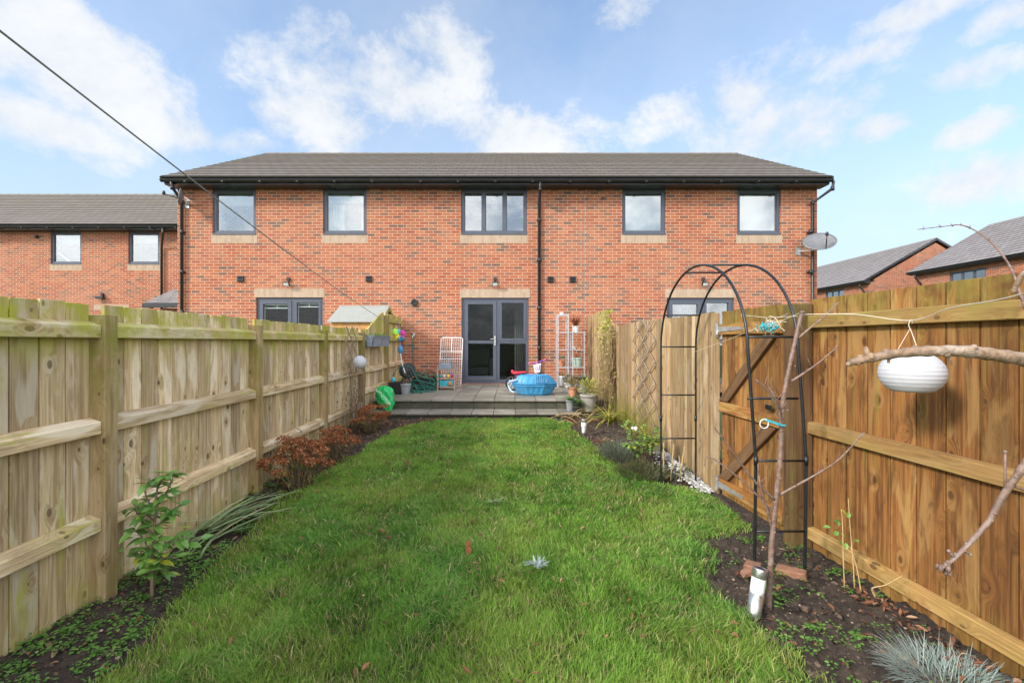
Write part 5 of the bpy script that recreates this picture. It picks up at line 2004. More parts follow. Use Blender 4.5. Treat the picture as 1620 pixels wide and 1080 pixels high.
for i in range(160):
    p = Vector((random.uniform(1.55, 1.95), random.uniform(4.75, 5.1), random.uniform(.06, .2)))
    b.leaf(p, rv(1) + Vector((0, 0, .6)), (0, 0, 1), random.uniform(.05, .14), .006, .3)
b.build('foliage', MAT['heather'], t)
b = MB()
for i in range(600):
    y = random.uniform(4.5, 6.2)
    x = 2.03 - .02 * (y - 4.5) - abs(random.gauss(0, .10)) * (1 if y > 4.8 else .8) - .02
    b.blob((x, y, g(y) + .005 + random.uniform(0, .012)), random.uniform(.008, .019), 6, 4, (1, 1, .7), .25)
stuff(b.build('gravel', MAT['gravel']), 'strip of white gravel along the foot of the sunlit fence', 'gravel')

# climbers and straw on the far right fence
t = thing('honeysuckle', 'straw-coloured climber with yellow-green leaves draped over the far right fence', 'climber', (1.85, 8.7, .2))
b, lf, l2 = MB(), MB(), MB()
for i in range(380):
    y = random.uniform(8.35, 9.1)
    z1 = random.uniform(.5, 1.9)
    p = Vector((1.90 - abs(random.gauss(0, .16)) * (1.3 - z1 * .4), y, z1))
    pts = [p.copy()]
    for k in range(6):
        p = p + Vector((random.uniform(-.02, .02) - (.02 if p.x > 1.8 else 0), random.uniform(-.06, .06), -random.uniform(.04, .2)))
        p.x = min(p.x, 1.925)
        pts.append(p.copy())
    b.tube(curve(pts, 12), .0028, 4)
for i in range(620):
    top_ = random.random() < .6
    y = random.gauss(8.86, .12) if top_ else random.uniform(8.35, 9.1)
    z = random.gauss(1.72, .26) if top_ else random.uniform(.5, 1.9)
    p = Vector((1.90 - abs(random.gauss(0, .11)), y, min(z, 2.15)))
    (lf if (top_ or random.random() < .3) else l2).leaf(p, rv(1), Vector((-.6, -.4, .5)) + rv(.4), random.uniform(.04, .085), random.uniform(.022, .042), .3)
b.build('stem', MAT['straw'], t)
lf.build('foliage', MAT['leaf_yellow'], t)
l2.build('dry_foliage', MAT['straw'], t)
strap_plant('crocosmia', 'yellowing strap-leaved clump standing right of the steps', 'plant', (1.66, 7.75, g(7.7)), 60, .62, .024, MAT['leaf_yellow'], .6, .9)
t = thing('dry_grass', 'wispy straw-green stems along the far right fence below the trellis', 'plant', (1.8, 6.6, g(6.6)))
b = MB()
for i in range(420):
    y = random.uniform(5.7, 7.9)
    p = Vector((1.93 - abs(random.gauss(0, .10)), y, g(y)))
    d = Vector((random.gauss(-.12, .2), random.gauss(0, .25), 1))
    b.leaf(p, d, (1, 0, 0), random.uniform(.15, .75), random.uniform(.005, .009), random.uniform(-.1, .35), .1, prof=STR)
b.build('foliage', MAT['leaf_yellow'], t)
t = thing('dead_stems', 'fallen dry brown stems lying beside the steps at the right', 'plant stems', (1.2, 7.6, .2))
b = MB()
for i in range(16):
    p = Vector((random.uniform(1.0, 1.5), random.uniform(7.2, 7.95), g(7.6) + random.uniform(.0, .05)))
    d = Vector((random.uniform(-1, 1), random.uniform(-.4, .4), random.uniform(0, .35))).normalized() * random.uniform(.15, .5)
    b.tube(curve([p, p + d * .5 + Vector((0, 0, .06)), p + d], 8), .004, 5)
b.build('stem', MAT['cane'], t, smooth=True)
strap_plant('fern', 'small brown dried fern at the right lawn edge below the solar light', 'plant', (1.25, 6.3, g(6.3)), 90, .16, .012, MAT['deadleaf'], 1, .5)

# ------------------------------------------------------------------ patio things, left
PZ = .492


def pot(label, c, r, h, mat, taper=.78, name='plant_pot', cat='plant pot', plant=None, square=False, group=None, rim=True):
    t = thing(name, label, cat, c, group)
    b = MB()
    c = Vector(c)
    rb_ = r * taper
    if square:
        w = .012
        for (x0, x1, y0, y1) in ((-r, r, -r, -r + w), (-r, r, r - w, r), (-r, -r + w, -r + w, r - w), (r - w, r, -r + w, r - w)):
            k = taper
            b.hexa([(c.x + x * (k if zz == 0 else 1), c.y + y * (k if zz == 0 else 1), c.z + zz) for zz in (0, h) for (x, y) in ((x0, y0), (x1, y0), (x1, y1), (x0, y1))])
        b.box(c.x - r * taper, c.x + r * taper, c.y - r * taper, c.y + r * taper, c.z + .002, c.z + .02)
    else:
        pr = [(rb_, 0), (rb_ * 1.01, .004), (r * .95, h * .82)]
        pr += [(r * .95, h * .825), (r * 1.02, h * .83), (r * 1.03, h)] if rim else [(r, h)]
        pr += [(r * .9, h), (r * .86, h * .8), (0, h * .79)]
        b.lathe(pr, c, 24)
    b.build('pot', mat, t, smooth=not square, bevel=.004 if square else 0)
    b = MB()
    if square:
        b.box(c.x - r * .93, c.x + r * .93, c.y - r * .93, c.y + r * .93, c.z + h * .7, c.z + h * .85)
    else:
        b.lathe([(r * .87, h * .84), (r * .5, h * .86), (0, h * .88)], c, 16, wob=.03)
    b.build('potting_soil', MAT['potsoil'], t)
    if plant:
        b = MB()
        plant(b, c + Vector((0, 0, h * .86)))
        b.build('foliage', plant.mat, t)
    return t


def P_grass(mat, n, L, W, spread=.6, bend=.4):
    def f(b, c):
        for i in range(n):
            a = random.uniform(0, 6.28)
            b.leaf(c + rv(.02), (math.cos(a) * spread, math.sin(a) * spread, random.uniform(.5, 1.2)), (0, 0, 1), L * random.uniform(.5, 1.1), W, bend, .1, prof=STR)
    f.mat = mat
    return f


def P_bush(mat, n, r, h, L, W):
    def f(b, c):
        for i in range(n):
            v = rv(1)
            while v.length > 1:
                v = rv(1)
            b.leaf(c + Vector((v.x * r, v.y * r, (v.z * .5 + .5) * h)), v + Vector((0, 0, .5)), Vector((0, 0, 1)) + rv(.5), L * random.uniform(.6, 1.2), W, .3)
    f.mat = mat
    return f


PG = 'pots at the left end of the patio'
q = P(626, 623, 9.3)
pot('black square pot of sand toys at the front left corner of the patio', (q.x, 9.32, PZ), .13, .24, MAT['black'], .85, square=True, plant=P_bush(MAT['straw'], 40, .10, .06, .05, .03), group=PG)
q = P(641.5, 623, 9.3)
pot('round grey pot beside the black square pot on the patio', (q.x, 9.28, PZ), .115, .21, MAT['greypl'], .72, plant=P_bush(MAT['heather'], 30, .07, .05, .05, .015), group=PG)
t = thing('sand_toy', 'turquoise and red toy sand shapes in the black square pot', 'toy', (P(622, 601, 9.3).x, 9.3, .75))
b = MB()
c = P(622.5, 600, 9.27)
b.lathe([(.035, -.06), (.045, .0), (.03, .03), (.012, .045), (0, .06)], c, 12)
b.build('mould', MAT['cyan'], t, smooth=True)
b = MB()
b.lathe([(.03, 0), (.03, .03), (.0, .035)], c + Vector((-.02, -.02, -.085)), 10)
b.build('disc', MAT['red'], t, smooth=True)
q0, q1 = X_(652, 10.05), X_(690, 10.05)
t = thing('planter_box', 'long black trough of withered red flowers against the wall left of the rack', 'planter', ((q0 + q1) / 2, 10.15, PZ))
b = MB()
w = .018
y0, y1, h = 10.03, 10.33, .27
for (a, c, e, f) in ((q0, q1, y0, y0 + w), (q0, q1, y1 - w, y1), (q0, q0 + w, y0 + w, y1 - w), (q1 - w, q1, y0 + w, y1 - w)):
    b.box(a, c, e, f, PZ, PZ + h)
b.box(q0 + w, q1 - w, y0 + w, y1 - w, PZ + .003, PZ + .02)
b.box(q0 - .008, q1 + .008, y0 - .008, y0 - .001, PZ + h - .035, PZ + h + .003, 0)
b.build('trough', MAT['black'], t, bevel=.004)
b = MB()
b.box(q0 + w, q1 - w, y0 + w, y1 - w, PZ + .14, PZ + .22)
b.build('potting_soil', MAT['potsoil'], t)
b = MB()
for i in range(260):
    c = Vector((random.uniform(q0 + .03, q1 - .03), random.uniform(y0 + .03, y1 - .03), PZ + random.uniform(.2, .42)))
    b.leaf(c, rv(1) + Vector((0, 0, .4)), Vector((0, -.5, 1)) + rv(.5), random.uniform(.03, .06), random.uniform(.02, .035), .3)
b.build('foliage', MAT['heather'], t)
b = MB()
for i in range(60):
    c = Vector((random.uniform(q0 + .03, q1 - .03), random.uniform(y0, y1 - .05), PZ + random.uniform(.27, .45)))
    for k in range(4):
        b.leaf(c, rv(1), (0, -.6, 1), .03, .025, .2)
b.build('flowers', leafmat('dull_red_petal', (0.35, 0.06, 0.05), (0.5, 0.16, 0.13), None, .2, .6), t)

# hose, reel, tap
t = thing('hose_reel', 'black drum hose reel standing at the left wall of the patio', 'hose reel', (P(642, 600, 9.75).x, 9.8, PZ))
c = Vector((P(644, 590, 9.75).x, 9.78, .94))
b = MB()
b.lathe([(.155, -.1), (.155, -.09), (.09, -.08), (.09, .08), (.155, .09), (.155, .1), (0, .1)], c, 28, axis=(.5, -.85, .1))
b.build('drum', MAT['black'], t, smooth=False, bevel=.004)
for s_ in (-1, 1):
    b = MB()
    o_ = Vector((.5, -.85, 0)) * .12 * s_
    side = Vector((.85, .5, 0))
    b.tube([c + o_, Vector((c.x, c.y, PZ + .012)) + o_ + side * .17], .012, 8)
    b.tube([c + o_, Vector((c.x, c.y, PZ + .012)) + o_ - side * .17], .012, 8)
    b.build('stand', MAT['black'], t)
b = MB()
pts = []
c0 = P(662, 601, 9.72)
for i in range(150):
    a = i * .28
    k = i / 150
    rr = .24 + .05 * math.sin(i * .37) + .03 * math.sin(i * 1.13)
    pts.append(Vector((c0.x + math.cos(a) * rr * (1.25 + .3 * math.sin(a * .13)), 9.72 + .13 * math.sin(a * .21) + .05 * math.sin(i * .5), max(.62 + .12 * math.sin(i * .05) + math.sin(a) * rr * .6, PZ + .012))))
pts = pts + [Vector((P(660, 620, 9.4).x + .1 * math.cos(a), 9.38 + .1 * math.sin(a), PZ + .014)) for a in (0.2, 1, 2, 3, 4)]
b.tube(curve(pts, len(pts) * 3), .0095, 7)
cc = [P(621, 607, 9.6), P(623, 592, 9.6), P(633, 580, 9.65), P(648, 580, 9.7), P(658, 596, 9.7), P(672, 616, 9.5), P(663, 621, 9.4), P(655, 606, 9.5)]
b.tube(curve(cc, 40), .0095, 7)
tag(b.build('garden_hose', MAT['hose'], None, smooth=True), 'tangled green garden hose looped at the left wall of the patio', 'hose')
t = thing('garden_tap', 'small outdoor tap on the brick wall with a green hose hanging down', 'tap', (Wx(654), YW - .02, Wz(534)))
b = MB()
c = Vector((Wx(654), YW, Wz(531)))
b.box(c.x - .035, c.x + .035, YW - .02, YW - .003, c.z - .05, c.z + .07)
b.tube([c, c + Vector((0, -.10, 0)), c + Vector((0, -.12, -.03)), c + Vector((0, -.12, -.08))], .016, 8)
b.build('body', MAT['galv'], t, smooth=True)
b = MB()
b.tube([c + Vector((-.04, -.07, .05)), c + Vector((.04, -.07, .05))], .009, 8)
b.tube([c + Vector((0, -.07, .05)), c + Vector((0, -.07, .01))], .007, 8)
b.build('handle', MAT['black'], t, smooth=True)
b = MB()
b.tube(curve([c + Vector((0, -.12, -.08)), c + Vector((.004, -.11, -.4)), c + Vector((.02, -.12, -.75)), c + Vector((.01, -.35, -.93))], 20), .011, 8)
b.build('hose_end', MAT['hose'], t, smooth=True)

# little windmill and spade leaning on the fence end
t = thing('toy_windmill', 'colourful cloth windmill on a stick leaning on the far left fence', 'toy windmill', P(634, 600, 9.75))
b = MB()
s0, s1 = P(637, 590, 9.7), P(631, 510, 9.72)
b.tube([s0, s1], .006, 6)
b.build('stick', MAT['purple'], t)
for (px, py, mk, ang, l, wd) in ((628, 529, 'lime', 2.6, .17, .12), (626, 538, 'yellow', 3.6, .12, .12), (637, 527, 'magenta', .6, .10, .11), (638, 532, 'magenta', -.4, .09, .09), (634, 541, 'blue', -1.2, .13, .13), (630, 516, 'cyan', 1.8, .1, .06), (632, 534, 'yellow', -2.0, .12, .09)):
    b = MB()
    c = P(632.5, 529, 9.69)
    d = Vector((math.cos(ang), 0, math.sin(ang)))
    b.leaf(c + d * .02, d, Vector((0, -1, .3)), l, wd, .25, .25, prof=((0, .15), (.4, .9), (.75, 1), (1, .55)))
    o = b.build('sail', MAT[mk], t, smooth=True)
    sm = o.modifiers.new('thick', 'SOLIDIFY')
    sm.thickness = .004
t = thing('toy_spade', 'blue toy spade with a pale handle leaning on the far left fence', 'toy spade', P(640, 592, 9.75))
b = MB()
c = P(633.5, 553, 9.68)
b.blob(c, .075, 12, 8, (.72, .25, 1.25))
b.blob(c + Vector((.0, -.015, -.01)), .05, 10, 6, (.6, .25, 1.1))
b.build('blade', MAT['blue'], t, smooth=True)
b = MB()
b.tube([c + Vector((0, 0, -.08)), P(637, 578, 9.66), P(641, 590, 9.62)], .011, 8)
b.build('shaft', MAT['whitepot'], t)

# wire rack and shelf
t = thing('wire_rack', 'white coated wire mesh rack leaning on the brick wall beside the patio door', 'wire rack', (Wx(711), 11.1, PZ))
bl, br_ = X_(693, 10.85), X_(728.5, 10.85)
Hr = 1.16
foot, topy = 10.92, 11.35


def rk(u, v):
    return Vector((bl + (br_ - bl) * u, foot + (topy - foot) * v, PZ + .01 + Hr * v))


b = MB()
b.tube([rk(.06, 1), rk(.94, 1), rk(1, .97), rk(1, 0), rk(.0, 0), rk(0, .97)], .011, 8, closed=True)
b.build('frame', MAT['white_metal'], t, smooth=True)
b = MB()
for k in range(1, 10):
    b.tube([rk(k / 10, .0), rk(k / 10, 1)], .0033, 5)
for k in range(1, 18):
    b.tube([rk(0, k / 18) + Vector((0, -.004, 0)), rk(1, k / 18) + Vector((0, -.004, 0))], .0033, 5)
b.build('mesh', MAT['white_metal'], t)
for v_ in (.55, .70):
    b = MB()
    b.tube([rk(0, v_), rk(1, v_)], .01, 6)
    b.build('cross_bar', MAT['white_metal'], t)
b = MB()
b.tube([rk(.5, .7), rk(.5, 1)], .01, 6)
b.build('cross_bar', MAT['white_metal'], t)

sx0, sx1 = X_(691, 10.05), X_(720, 10.05)
t = thing('small_shelf', 'small faded wooden two-tier shelf on the patio before the white wire rack', 'shelf', ((sx0 + sx1) / 2, 10.2, PZ))
zt_ = PZ + .44
for x in (sx0, sx1 - .03):
    for y in (10.05, 10.3):
        b = MB()
        b.box(x, x + .03, y, y + .03, PZ, zt_)
        b.build('leg', MAT['softwood'], t, bevel=.003)
for z in (PZ + .06, PZ + .25, zt_ + .001):
    b = MB()
    for k in range(4):
        b.box(sx0 - .005, sx1 + .005, 10.045 + k * .076, 10.105 + k * .076, z, z + .016, 0)
    b.build('shelf', MAT['softwood'], t)
t = thing('tool_box', 'grey plastic tool caddy with handle on top of the small wooden shelf', 'tool box', (sx0 + .17, 10.17, zt_ + .02))
b = MB()
x0, x1, y0, y1, z0 = sx0 + .02, sx0 + .33, 10.07, 10.29, zt_ + .019
b.hexa([(x0, y0, z0), (x1, y0, z0), (x1, y1, z0), (x0, y1, z0), (x0 + .02, y0 + .01, z0 + .13), (x1 - .02, y0 + .01, z0 + .13), (x1 - .02, y1, z0 + .13), (x0 + .02, y1, z0 + .13)])
b.build('body', MAT['bluegrey'], t, bevel=.012, seg=2)
b = MB()
b.tube(curve([(x0 + .03, 10.18, z0 + .12), (x0 + .06, 10.18, z0 + .2), (x1 - .06, 10.18, z0 + .2), (x1 - .03, 10.18, z0 + .12)], 14), .011, 8)
b.build('handle', MAT['bluegrey'], t, smooth=True)
for k, (dx, mk, lab) in enumerate(((.07, 'cyan', 'turquoise cup on the middle tier of the small shelf'), (.15, 'whitepot', 'white cup on the middle tier of the small shelf'), (.24, 'yellow', 'yellow cup on the middle tier of the small shelf'), (.32, 'magenta', 'magenta cup on the middle tier of the small shelf'))):
    b = MB()
    b.lathe([(.026, 0), (.036, .07), (.030, .068), (.022, .01), (0, .008)], (sx0 + dx, 10.14, PZ + .267), 14)
    tag(b.build('cup', MAT[mk], None, smooth=True), lab, 'cup', 'cups on the small shelf')
b = MB()
x0, x1 = sx0 + .05, sx0 + .36
b.hexa([(x0 + .01, 10.09, PZ + .078), (x1 - .01, 10.09, PZ + .078), (x1 - .01, 10.27, PZ + .078), (x0 + .01, 10.27, PZ + .078), (x0, 10.08, PZ + .21), (x1, 10.08, PZ + .21), (x1, 10.28, PZ + .21), (x0, 10.28, PZ + .21)])
tag(b.build('storage_tub', MAT['cyan'], None, bevel=.008, seg=2), 'turquoise storage tub on the lowest tier of the small shelf', 'tub')
b = MB()
b.blob((x1 - .07, 10.05, PZ + .14), .05, 12, 8, (1, .5, 1))
tag(b.build('ball', MAT['terracotta'], None, smooth=True), 'small orange ball before the turquoise tub on the small shelf', 'ball')

# green sack at the steps
t = thing('compost_sack', 'crumpled shiny green plastic sack slumped against fence and lower step', 'sack', P(608, 656, 8.15))
b = MB()
c = Vector((P(608, 640, 8.2).x, 8.27, .305))
nU, nV = 28, 22
pts, fs = [], []
for j in range(nV + 1):
    v = j / nV
    for i in range(nU):
        a = 2 * math.pi * i / nU
        wv = (.60 + .62 * v - .35 * v * v) * (1 if v < .72 else math.sqrt(max(0, 1 - ((v - .72) / .28) ** 2)) * .98 + .02)
        wv *= (.45 + .55 * min(1, v / .28)) if v < .28 else 1
        n_ = .02 * math.sin(5 * a + 9 * v) + .014 * math.sin(9 * a - 13 * v) + random.uniform(-.006, .006)
        x = math.cos(a) * (.185 * wv + n_ * wv)
        y = math.sin(a) * (.115 * wv + n_ * wv) + .10 * v
        z = .45 * v
        pts.append(c + Vector((x - .06 * v + .06 * (1 - v) ** 2, y, z)))
for j in range(nV):
    for i in range(nU):
        fs.append((j * nU + i, j * nU + (i + 1) % nU, (j + 1) * nU + (i + 1) % nU, (j + 1) * nU + i))
b.add(pts, fs)
b.add([c + Vector((.06, 0, 0.0))] , [])
b.build('sack', MAT['bag'], t, smooth=True)
b = MB()                     # printed arc following the sack's front
arc = []
for k in range(15):
    f = k / 14
    j = int((.25 + .65 * math.sin(f * math.pi * .55)) * nV)
    i = int((.86 - .34 * f) * nU) % nU
    p = pts[min(j, nV - 1) * nU + i]
    arc.append(p + Vector((0, -.006, .003)))
for k in range(14):
    d = Vector((.014, 0, .018))
    b.add([arc[k], arc[k + 1], arc[k + 1] + d, arc[k] + d], [(0, 1, 2, 3)])
b.build('print', MAT['bag_print'], t)

# trough planters on the left fence rail
for k, (ya_, lab) in enumerate(((8.12, 'nearer grey trough hooked over the far left fence rail'), (8.70, 'farther grey trough hooked on the far left fence rail by the post'))):
    t = thing('rail_planter', lab, 'planter', (-2.55, ya_ + .27, 1.46), 'grey trough planters on the fence rail')
    xf = -2.455 - .0278 * (ya_ + .3) + .056
    b = MB()
    x0, x1, z0, z1 = xf + .008, xf + .17, 1.47, 1.66
    for (A0, A1, B0, B1) in ((x0, x0 + .01, ya_, ya_ + .54), (x1 - .01, x1, ya_, ya_ + .54), (x0 + .01, x1 - .01, ya_, ya_ + .01), (x0 + .01, x1 - .01, ya_ + .53, ya_ + .54)):
        k1 = .03
        b.hexa([(A0 + (k1 if A0 < x0 + .02 else -k1 * 0), B0 + .02, z0), (A1 - (k1 if A1 > x1 - .02 else 0), B0 + .02, z0), (A1 - (k1 if A1 > x1 - .02 else 0), B1 - .02, z0), (A0 + (k1 if A0 < x0 + .02 else 0), B1 - .02, z0),
                (A0, B0, z1), (A1, B0, z1), (A1, B1, z1), (A0, B1, z1)])
    b.box(x0 + .03, x1 - .03, ya_ + .025, ya_ + .515, z0 + .002, z0 + .02)
    b.box(x0 - .004, x1 + .012, ya_ - .01, ya_ + .55, z1 - .002, z1 + .012, 1)
    b.build('trough', MAT['bluegrey'], t)
    b = MB()
    for i in range(60):
        b.leaf((random.uniform(x0 + .02, x1 - .02), random.uniform(ya_ + .03, ya_ + .5), z1), rv(.6) + Vector((0, 0, .8)), (0, 0, 1) , random.uniform(.03, .08), .012, .4)
    b.build('foliage', MAT['leaf_mid'], t)
    b = MB()
    b.tube([(x0, ya_ + .12, z1), (x0 - .04, ya_ + .12, 1.69), (x0 - .06, ya_ + .12, 1.66)], .006, 6)
    b.build('hook', MAT['metal_black'], t)

# ------------------------------------------------------------------ patio things, right
t = thing('sandpit', 'bright blue lidded plastic clam sandpit on the patio before the door', 'sandpit', (P(845, 622, 9.2).x, 9.25, PZ))
cx, cy = P(845.5, 622, 9.2).x, 9.22
NS = 48


def shell(b, prof, hexk=.12, sc=.62):
    pts, fs = [], []
    for (r, z, rib) in prof:
        for k in range(NS):
            a = 2 * math.pi * k / NS
            m_ = ((a + math.pi / 8) % (math.pi / 4)) - math.pi / 8
            rr = r * (math.cos(math.pi / 8) / math.cos(m_) * (1 - hexk) + hexk)
            if rib and abs(math.sin(a)) > .55 and k % 2 == 0:
                rr *= 1 - .035 * rib
            pts.append((cx + math.cos(a) * rr, cy + math.sin(a) * rr * sc, PZ + z))
    for j in range(len(prof) - 1):
        for k in range(NS):
            fs.append((j * NS + k, j * NS + (k + 1) % NS, (j + 1) * NS + (k + 1) % NS, (j + 1) * NS + k))
    fs.append(tuple(range(NS - 1, -1, -1)))
    fs.append(tuple((len(prof) - 1) * NS + k for k in range(NS)))
    b.add(pts, fs)


b = MB()
shell(b, [(.34, .003, 0), (.37, .03, 0), (.41, .09, 1), (.455, .165, 1), (.48, .18, 0), (.48, .205, 0), (.44, .207, 0)])
b.build('base', MAT['blue'], t, bevel=.003)
b = MB()
shell(b, [(.455, .212, 0), (.485, .216, 0), (.485, .24, 0), (.455, .25, 1), (.415, .31, 1), (.36, .375, 1), (.30, .395, 0), (.27, .40, 0), (.25, .388, 0), (.1, .392, 0), (.0, .394, 0)])
lid = b.build('lid', MAT['blue'], t, bevel=.003)
b = MB()
for k in range(7):
    x = cx + .02 + k * .036
    b.tube(curve([(x, cy - .295, PZ + .25), (x, cy - .265, PZ + .315), (x, cy - .225, PZ + .375), (x, cy - .17, PZ + .398), (x, cy - .10, PZ + .395)], 14), .009, 7)
b.build('rib', MAT['blue'], lid, smooth=True)
b = MB()
b.tube(curve([(cx - .36, cy - .17, PZ + .30), (cx - .50, cy - .14, PZ + .27), (cx - .525, cy - .1, PZ + .18), (cx - .47, cy - .17, PZ + .09), (cx - .40, cy - .2, PZ + .06)], 18), .018, 9)
b.build('handle', simple('pale_blue_plastic', (.35, .55, .75), .4), t, smooth=True)

t = thing('child_bike', "child's pink bike with white front panel and red seat behind the blue sandpit", 'bicycle', (P(840, 610, 9.9).x, 9.95, PZ))
by = 9.95
hx = X_(853, by)
sxx = X_(818, by)
zz = PZ
for (x, r) in ((hx + .06, .14), (sxx - .1, .14)):
    b = MB()
    b.tube([(x + math.cos(a) * r, by, zz + r + .02 + math.sin(a) * r) for a in [i * math.pi / 14 for i in range(28)]], .02, 8, closed=True)
    wh = b.build('wheel', MAT['black'], t, smooth=True)
    b = MB()
    for i in range(8):
        a = i * math.pi / 4
        b.tube([(x, by, zz + r + .02), (x + math.cos(a) * r, by, zz + r + .02 + math.sin(a) * r)], .004, 5)
    b.build('spokes', MAT['white'], wh)
b = MB()
fr = [(sxx - .1, by, zz + .16), (sxx + .06, by, zz + .2), (hx - .03, by, zz + .42), (hx + .06, by, zz + .16)]
b.tube(fr[:3], .018, 8)
b.tube([(hx - .05, by, zz + .62), (hx - .03, by, zz + .42), (hx + .06, by, zz + .16)], .018, 8)
b.tube([(sxx + .03, by, zz + .2), (sxx, by, zz + .36)], .015, 8)
b.tube([(sxx - .1, by, zz + .16), (sxx, by, zz + .34)], .012, 8)
b.build('frame', MAT['pink'], t, smooth=True)
b = MB()
b.blob((sxx + .0, by, zz + .385), .09, 12, 8, (1.35, .7, .42))
b.blob((sxx + .13, by, zz + .40), .05, 10, 6, (2.0, .6, .5))
b.blob((sxx - .10, by, zz + .42), .045, 10, 6, (.8, .8, .8))
b.build('saddle', MAT['red'], t, smooth=True)
b = MB()
b.tube(curve([(hx - .17, by - .04, zz + .60), (hx - .07, by, zz + .60), (hx + .03, by, zz + .64), (hx + .14, by + .04, zz + .66)], 14), .012, 8)
b.build('handlebar', MAT['purple'], t, smooth=True)
for s0_, s1_ in (((hx - .24, by - .07, zz + .585), (hx - .14, by - .03, zz + .605)), ((hx + .09, by + .02, zz + .655), (hx + .19, by + .07, zz + .675))):
    b = MB()
    b.tube([s0_, s1_], .019, 8)
    b.build('grip', MAT['pink'], t, smooth=True)
b = MB()
x0 = hx - .10
b.hexa([(x0, by - .06, zz + .38), (x0 + .12, by - .06, zz + .40), (x0 + .12, by - .04, zz + .40), (x0, by - .04, zz + .38), (x0 - .03, by - .06, zz + .56), (x0 + .14, by - .06, zz + .60), (x0 + .14, by - .04, zz + .60), (x0 - .03, by - .04, zz + .56)])
pn = b.build('front_panel', MAT['white'], t, bevel=.012, seg=2)
b = MB()
b.tube([(x0 + .04 + .028 * math.cos(a), by - .062, zz + .49 + .03 * math.sin(a)) for a in [i * .5 for i in range(12)]], .006, 6, closed=True)
b.build('motif', MAT['pink'], pn)
b = MB()
b.beam((x0 + .09, by - .062, zz + .44), (x0 + .11, by - .062, zz + .56), .02, .004, (0, 1, 0))
b.build('motif', MAT['purple'], pn)

# shelving with pots
t = thing('plant_stand', 'slim grey metal shelving in two stepped bays holding pots by the right fence', 'shelving', (1.3, 10.75, PZ))
sh = []
YA, YB = 10.55, 10.95
bays = [(X_(882, YA), X_(899.5, YA), 2.20), (X_(905.5, YA), X_(925, YA), 1.80)]
levels = [.72, 1.0, 1.38, 1.79, 2.19]
levels = [Z_(p_, YA) for p_ in (611, 580.5, 552.8, 525, 497)]
for bi, (xa, xb, zt_) in enumerate(bays):
    for x in (xa, xb - .018):
        for y in (YA, YB):
            b = MB()
            b.box(x, x + .022, y, y + .022, PZ, zt_)
            b.build('upright', MAT['metal_grey'], t, bevel=.002)
    for z in levels:
        z = max(z, PZ + .06)
        if z > zt_ + .02:
            continue
        b = MB()
        for y in (YA + .02, YB - .02):
            b.box(xa - .0, xb + (.11 if bi == 0 and z < 1.85 else 0), y, y + .012, z - .02, z - .002, 0)
        for k in range(7):
            y = YA + .045 + k * (YB - YA - .09) / 6.5
            b.box(xa + .002, xb + (.108 if bi == 0 and z < 1.85 else -.002), y, y + .014, z - .014, z - .004, 0)
        b.build('shelf', MAT['metal_grey'], t)
SG = 'pots on the grey metal shelving'
xm = lambda px: X_(px, 10.7)
pot('white and terracotta pot of reddish grass on top of the lower shelving bay', (xm(911), 10.72, levels[3]), .085, .14, MAT['whitepot'], .8, plant=P_grass(MAT['redgrass'], 160, .36, .009, .4, .2), group=SG)
pot('terracotta pot holding a grey-green plant in the left shelving bay', (xm(889), 10.72, levels[1]), .08, .14, MAT['terracotta'], .75, plant=P_bush(MAT['lavender'], 90, .09, .15, .05, .012), group=SG)
pot('mint green glazed pot on the lower shelf of the right shelving bay', (xm(912.5), 10.72, levels[1]), .125, .21, MAT['mintpot'], .85, plant=P_bush(MAT['deadleaf'], 30, .1, .06, .05, .02), group=SG)
pot('small white pot on the middle shelf of the right shelving bay', (xm(908), 10.7, levels[2]), .05, .075, MAT['whitepot'], .8, group=SG)
pot('small terracotta pot on the middle shelf of the right shelving bay', (xm(917), 10.7, levels[2]), .058, .08, MAT['terracotta'], .8, group=SG)
pot('small upturned white cup on the very top of the shelving', (xm(889), 10.75, levels[4]), .05, .055, MAT['whitepot'], .8, group=SG)
pot('dull metal bucket of withered plants on the bottom of the left shelving bay', (xm(889), 10.6, max(levels[0], PZ + .06)), .11, .21, MAT['galv'], .8, plant=P_bush(MAT['heather'], 60, .09, .07, .05, .015), group=SG)

FG = 'pots grouped on the patio and step by the right fence'
pot('white pot of dark red plants standing before the metal shelving', (X_(900, 9.6), 9.6, PZ), .1, .2, MAT['whitepot'], .75, plant=P_bush(MAT['heather'], 140, .13, .2, .06, .018), group=FG)
pot('grey pot of silvery lavender beneath the shelving', (X_(921, 9.7), 9.7, PZ), .14, .22, MAT['stonepot'], .8, plant=P_grass(MAT['lavender'], 300, .30, .009, .8, .3), group=FG)
pot('beige pot of reddish leaves on the patio edge by the fence', (X_(906, 8.95), 8.95, PZ), .095, .17, MAT['terracotta'], .75, plant=P_bush(MAT['hydrangea_leaf'], 170, .14, .16, .055, .02), group=FG)
pot('large grey pot of yellow-green leaves on the lower step by the fence', (X_(931, 8.28), 8.27, .306), .155, .30, MAT['stonepot'], .72, plant=P_bush(MAT['leaf_yellow'], 200, .17, .3, .07, .024), group=FG)
pot('slim grey pot of spiky green leaves on the lower step', (X_(902.5, 8.25), 8.25, .306), .085, .2, MAT['greypl'], .75, plant=P_grass(MAT['leaf_mid'], 80, .26, .012, .9, .5), group=FG)
pot('small dark pot of straw-coloured stems on the lower step', (X_(913, 8.16), 8.16, .306), .08, .16, MAT['black'], .75, plant=P_grass(MAT['leaf_mid'], 60, .22, .012, 1, .6), group=FG)

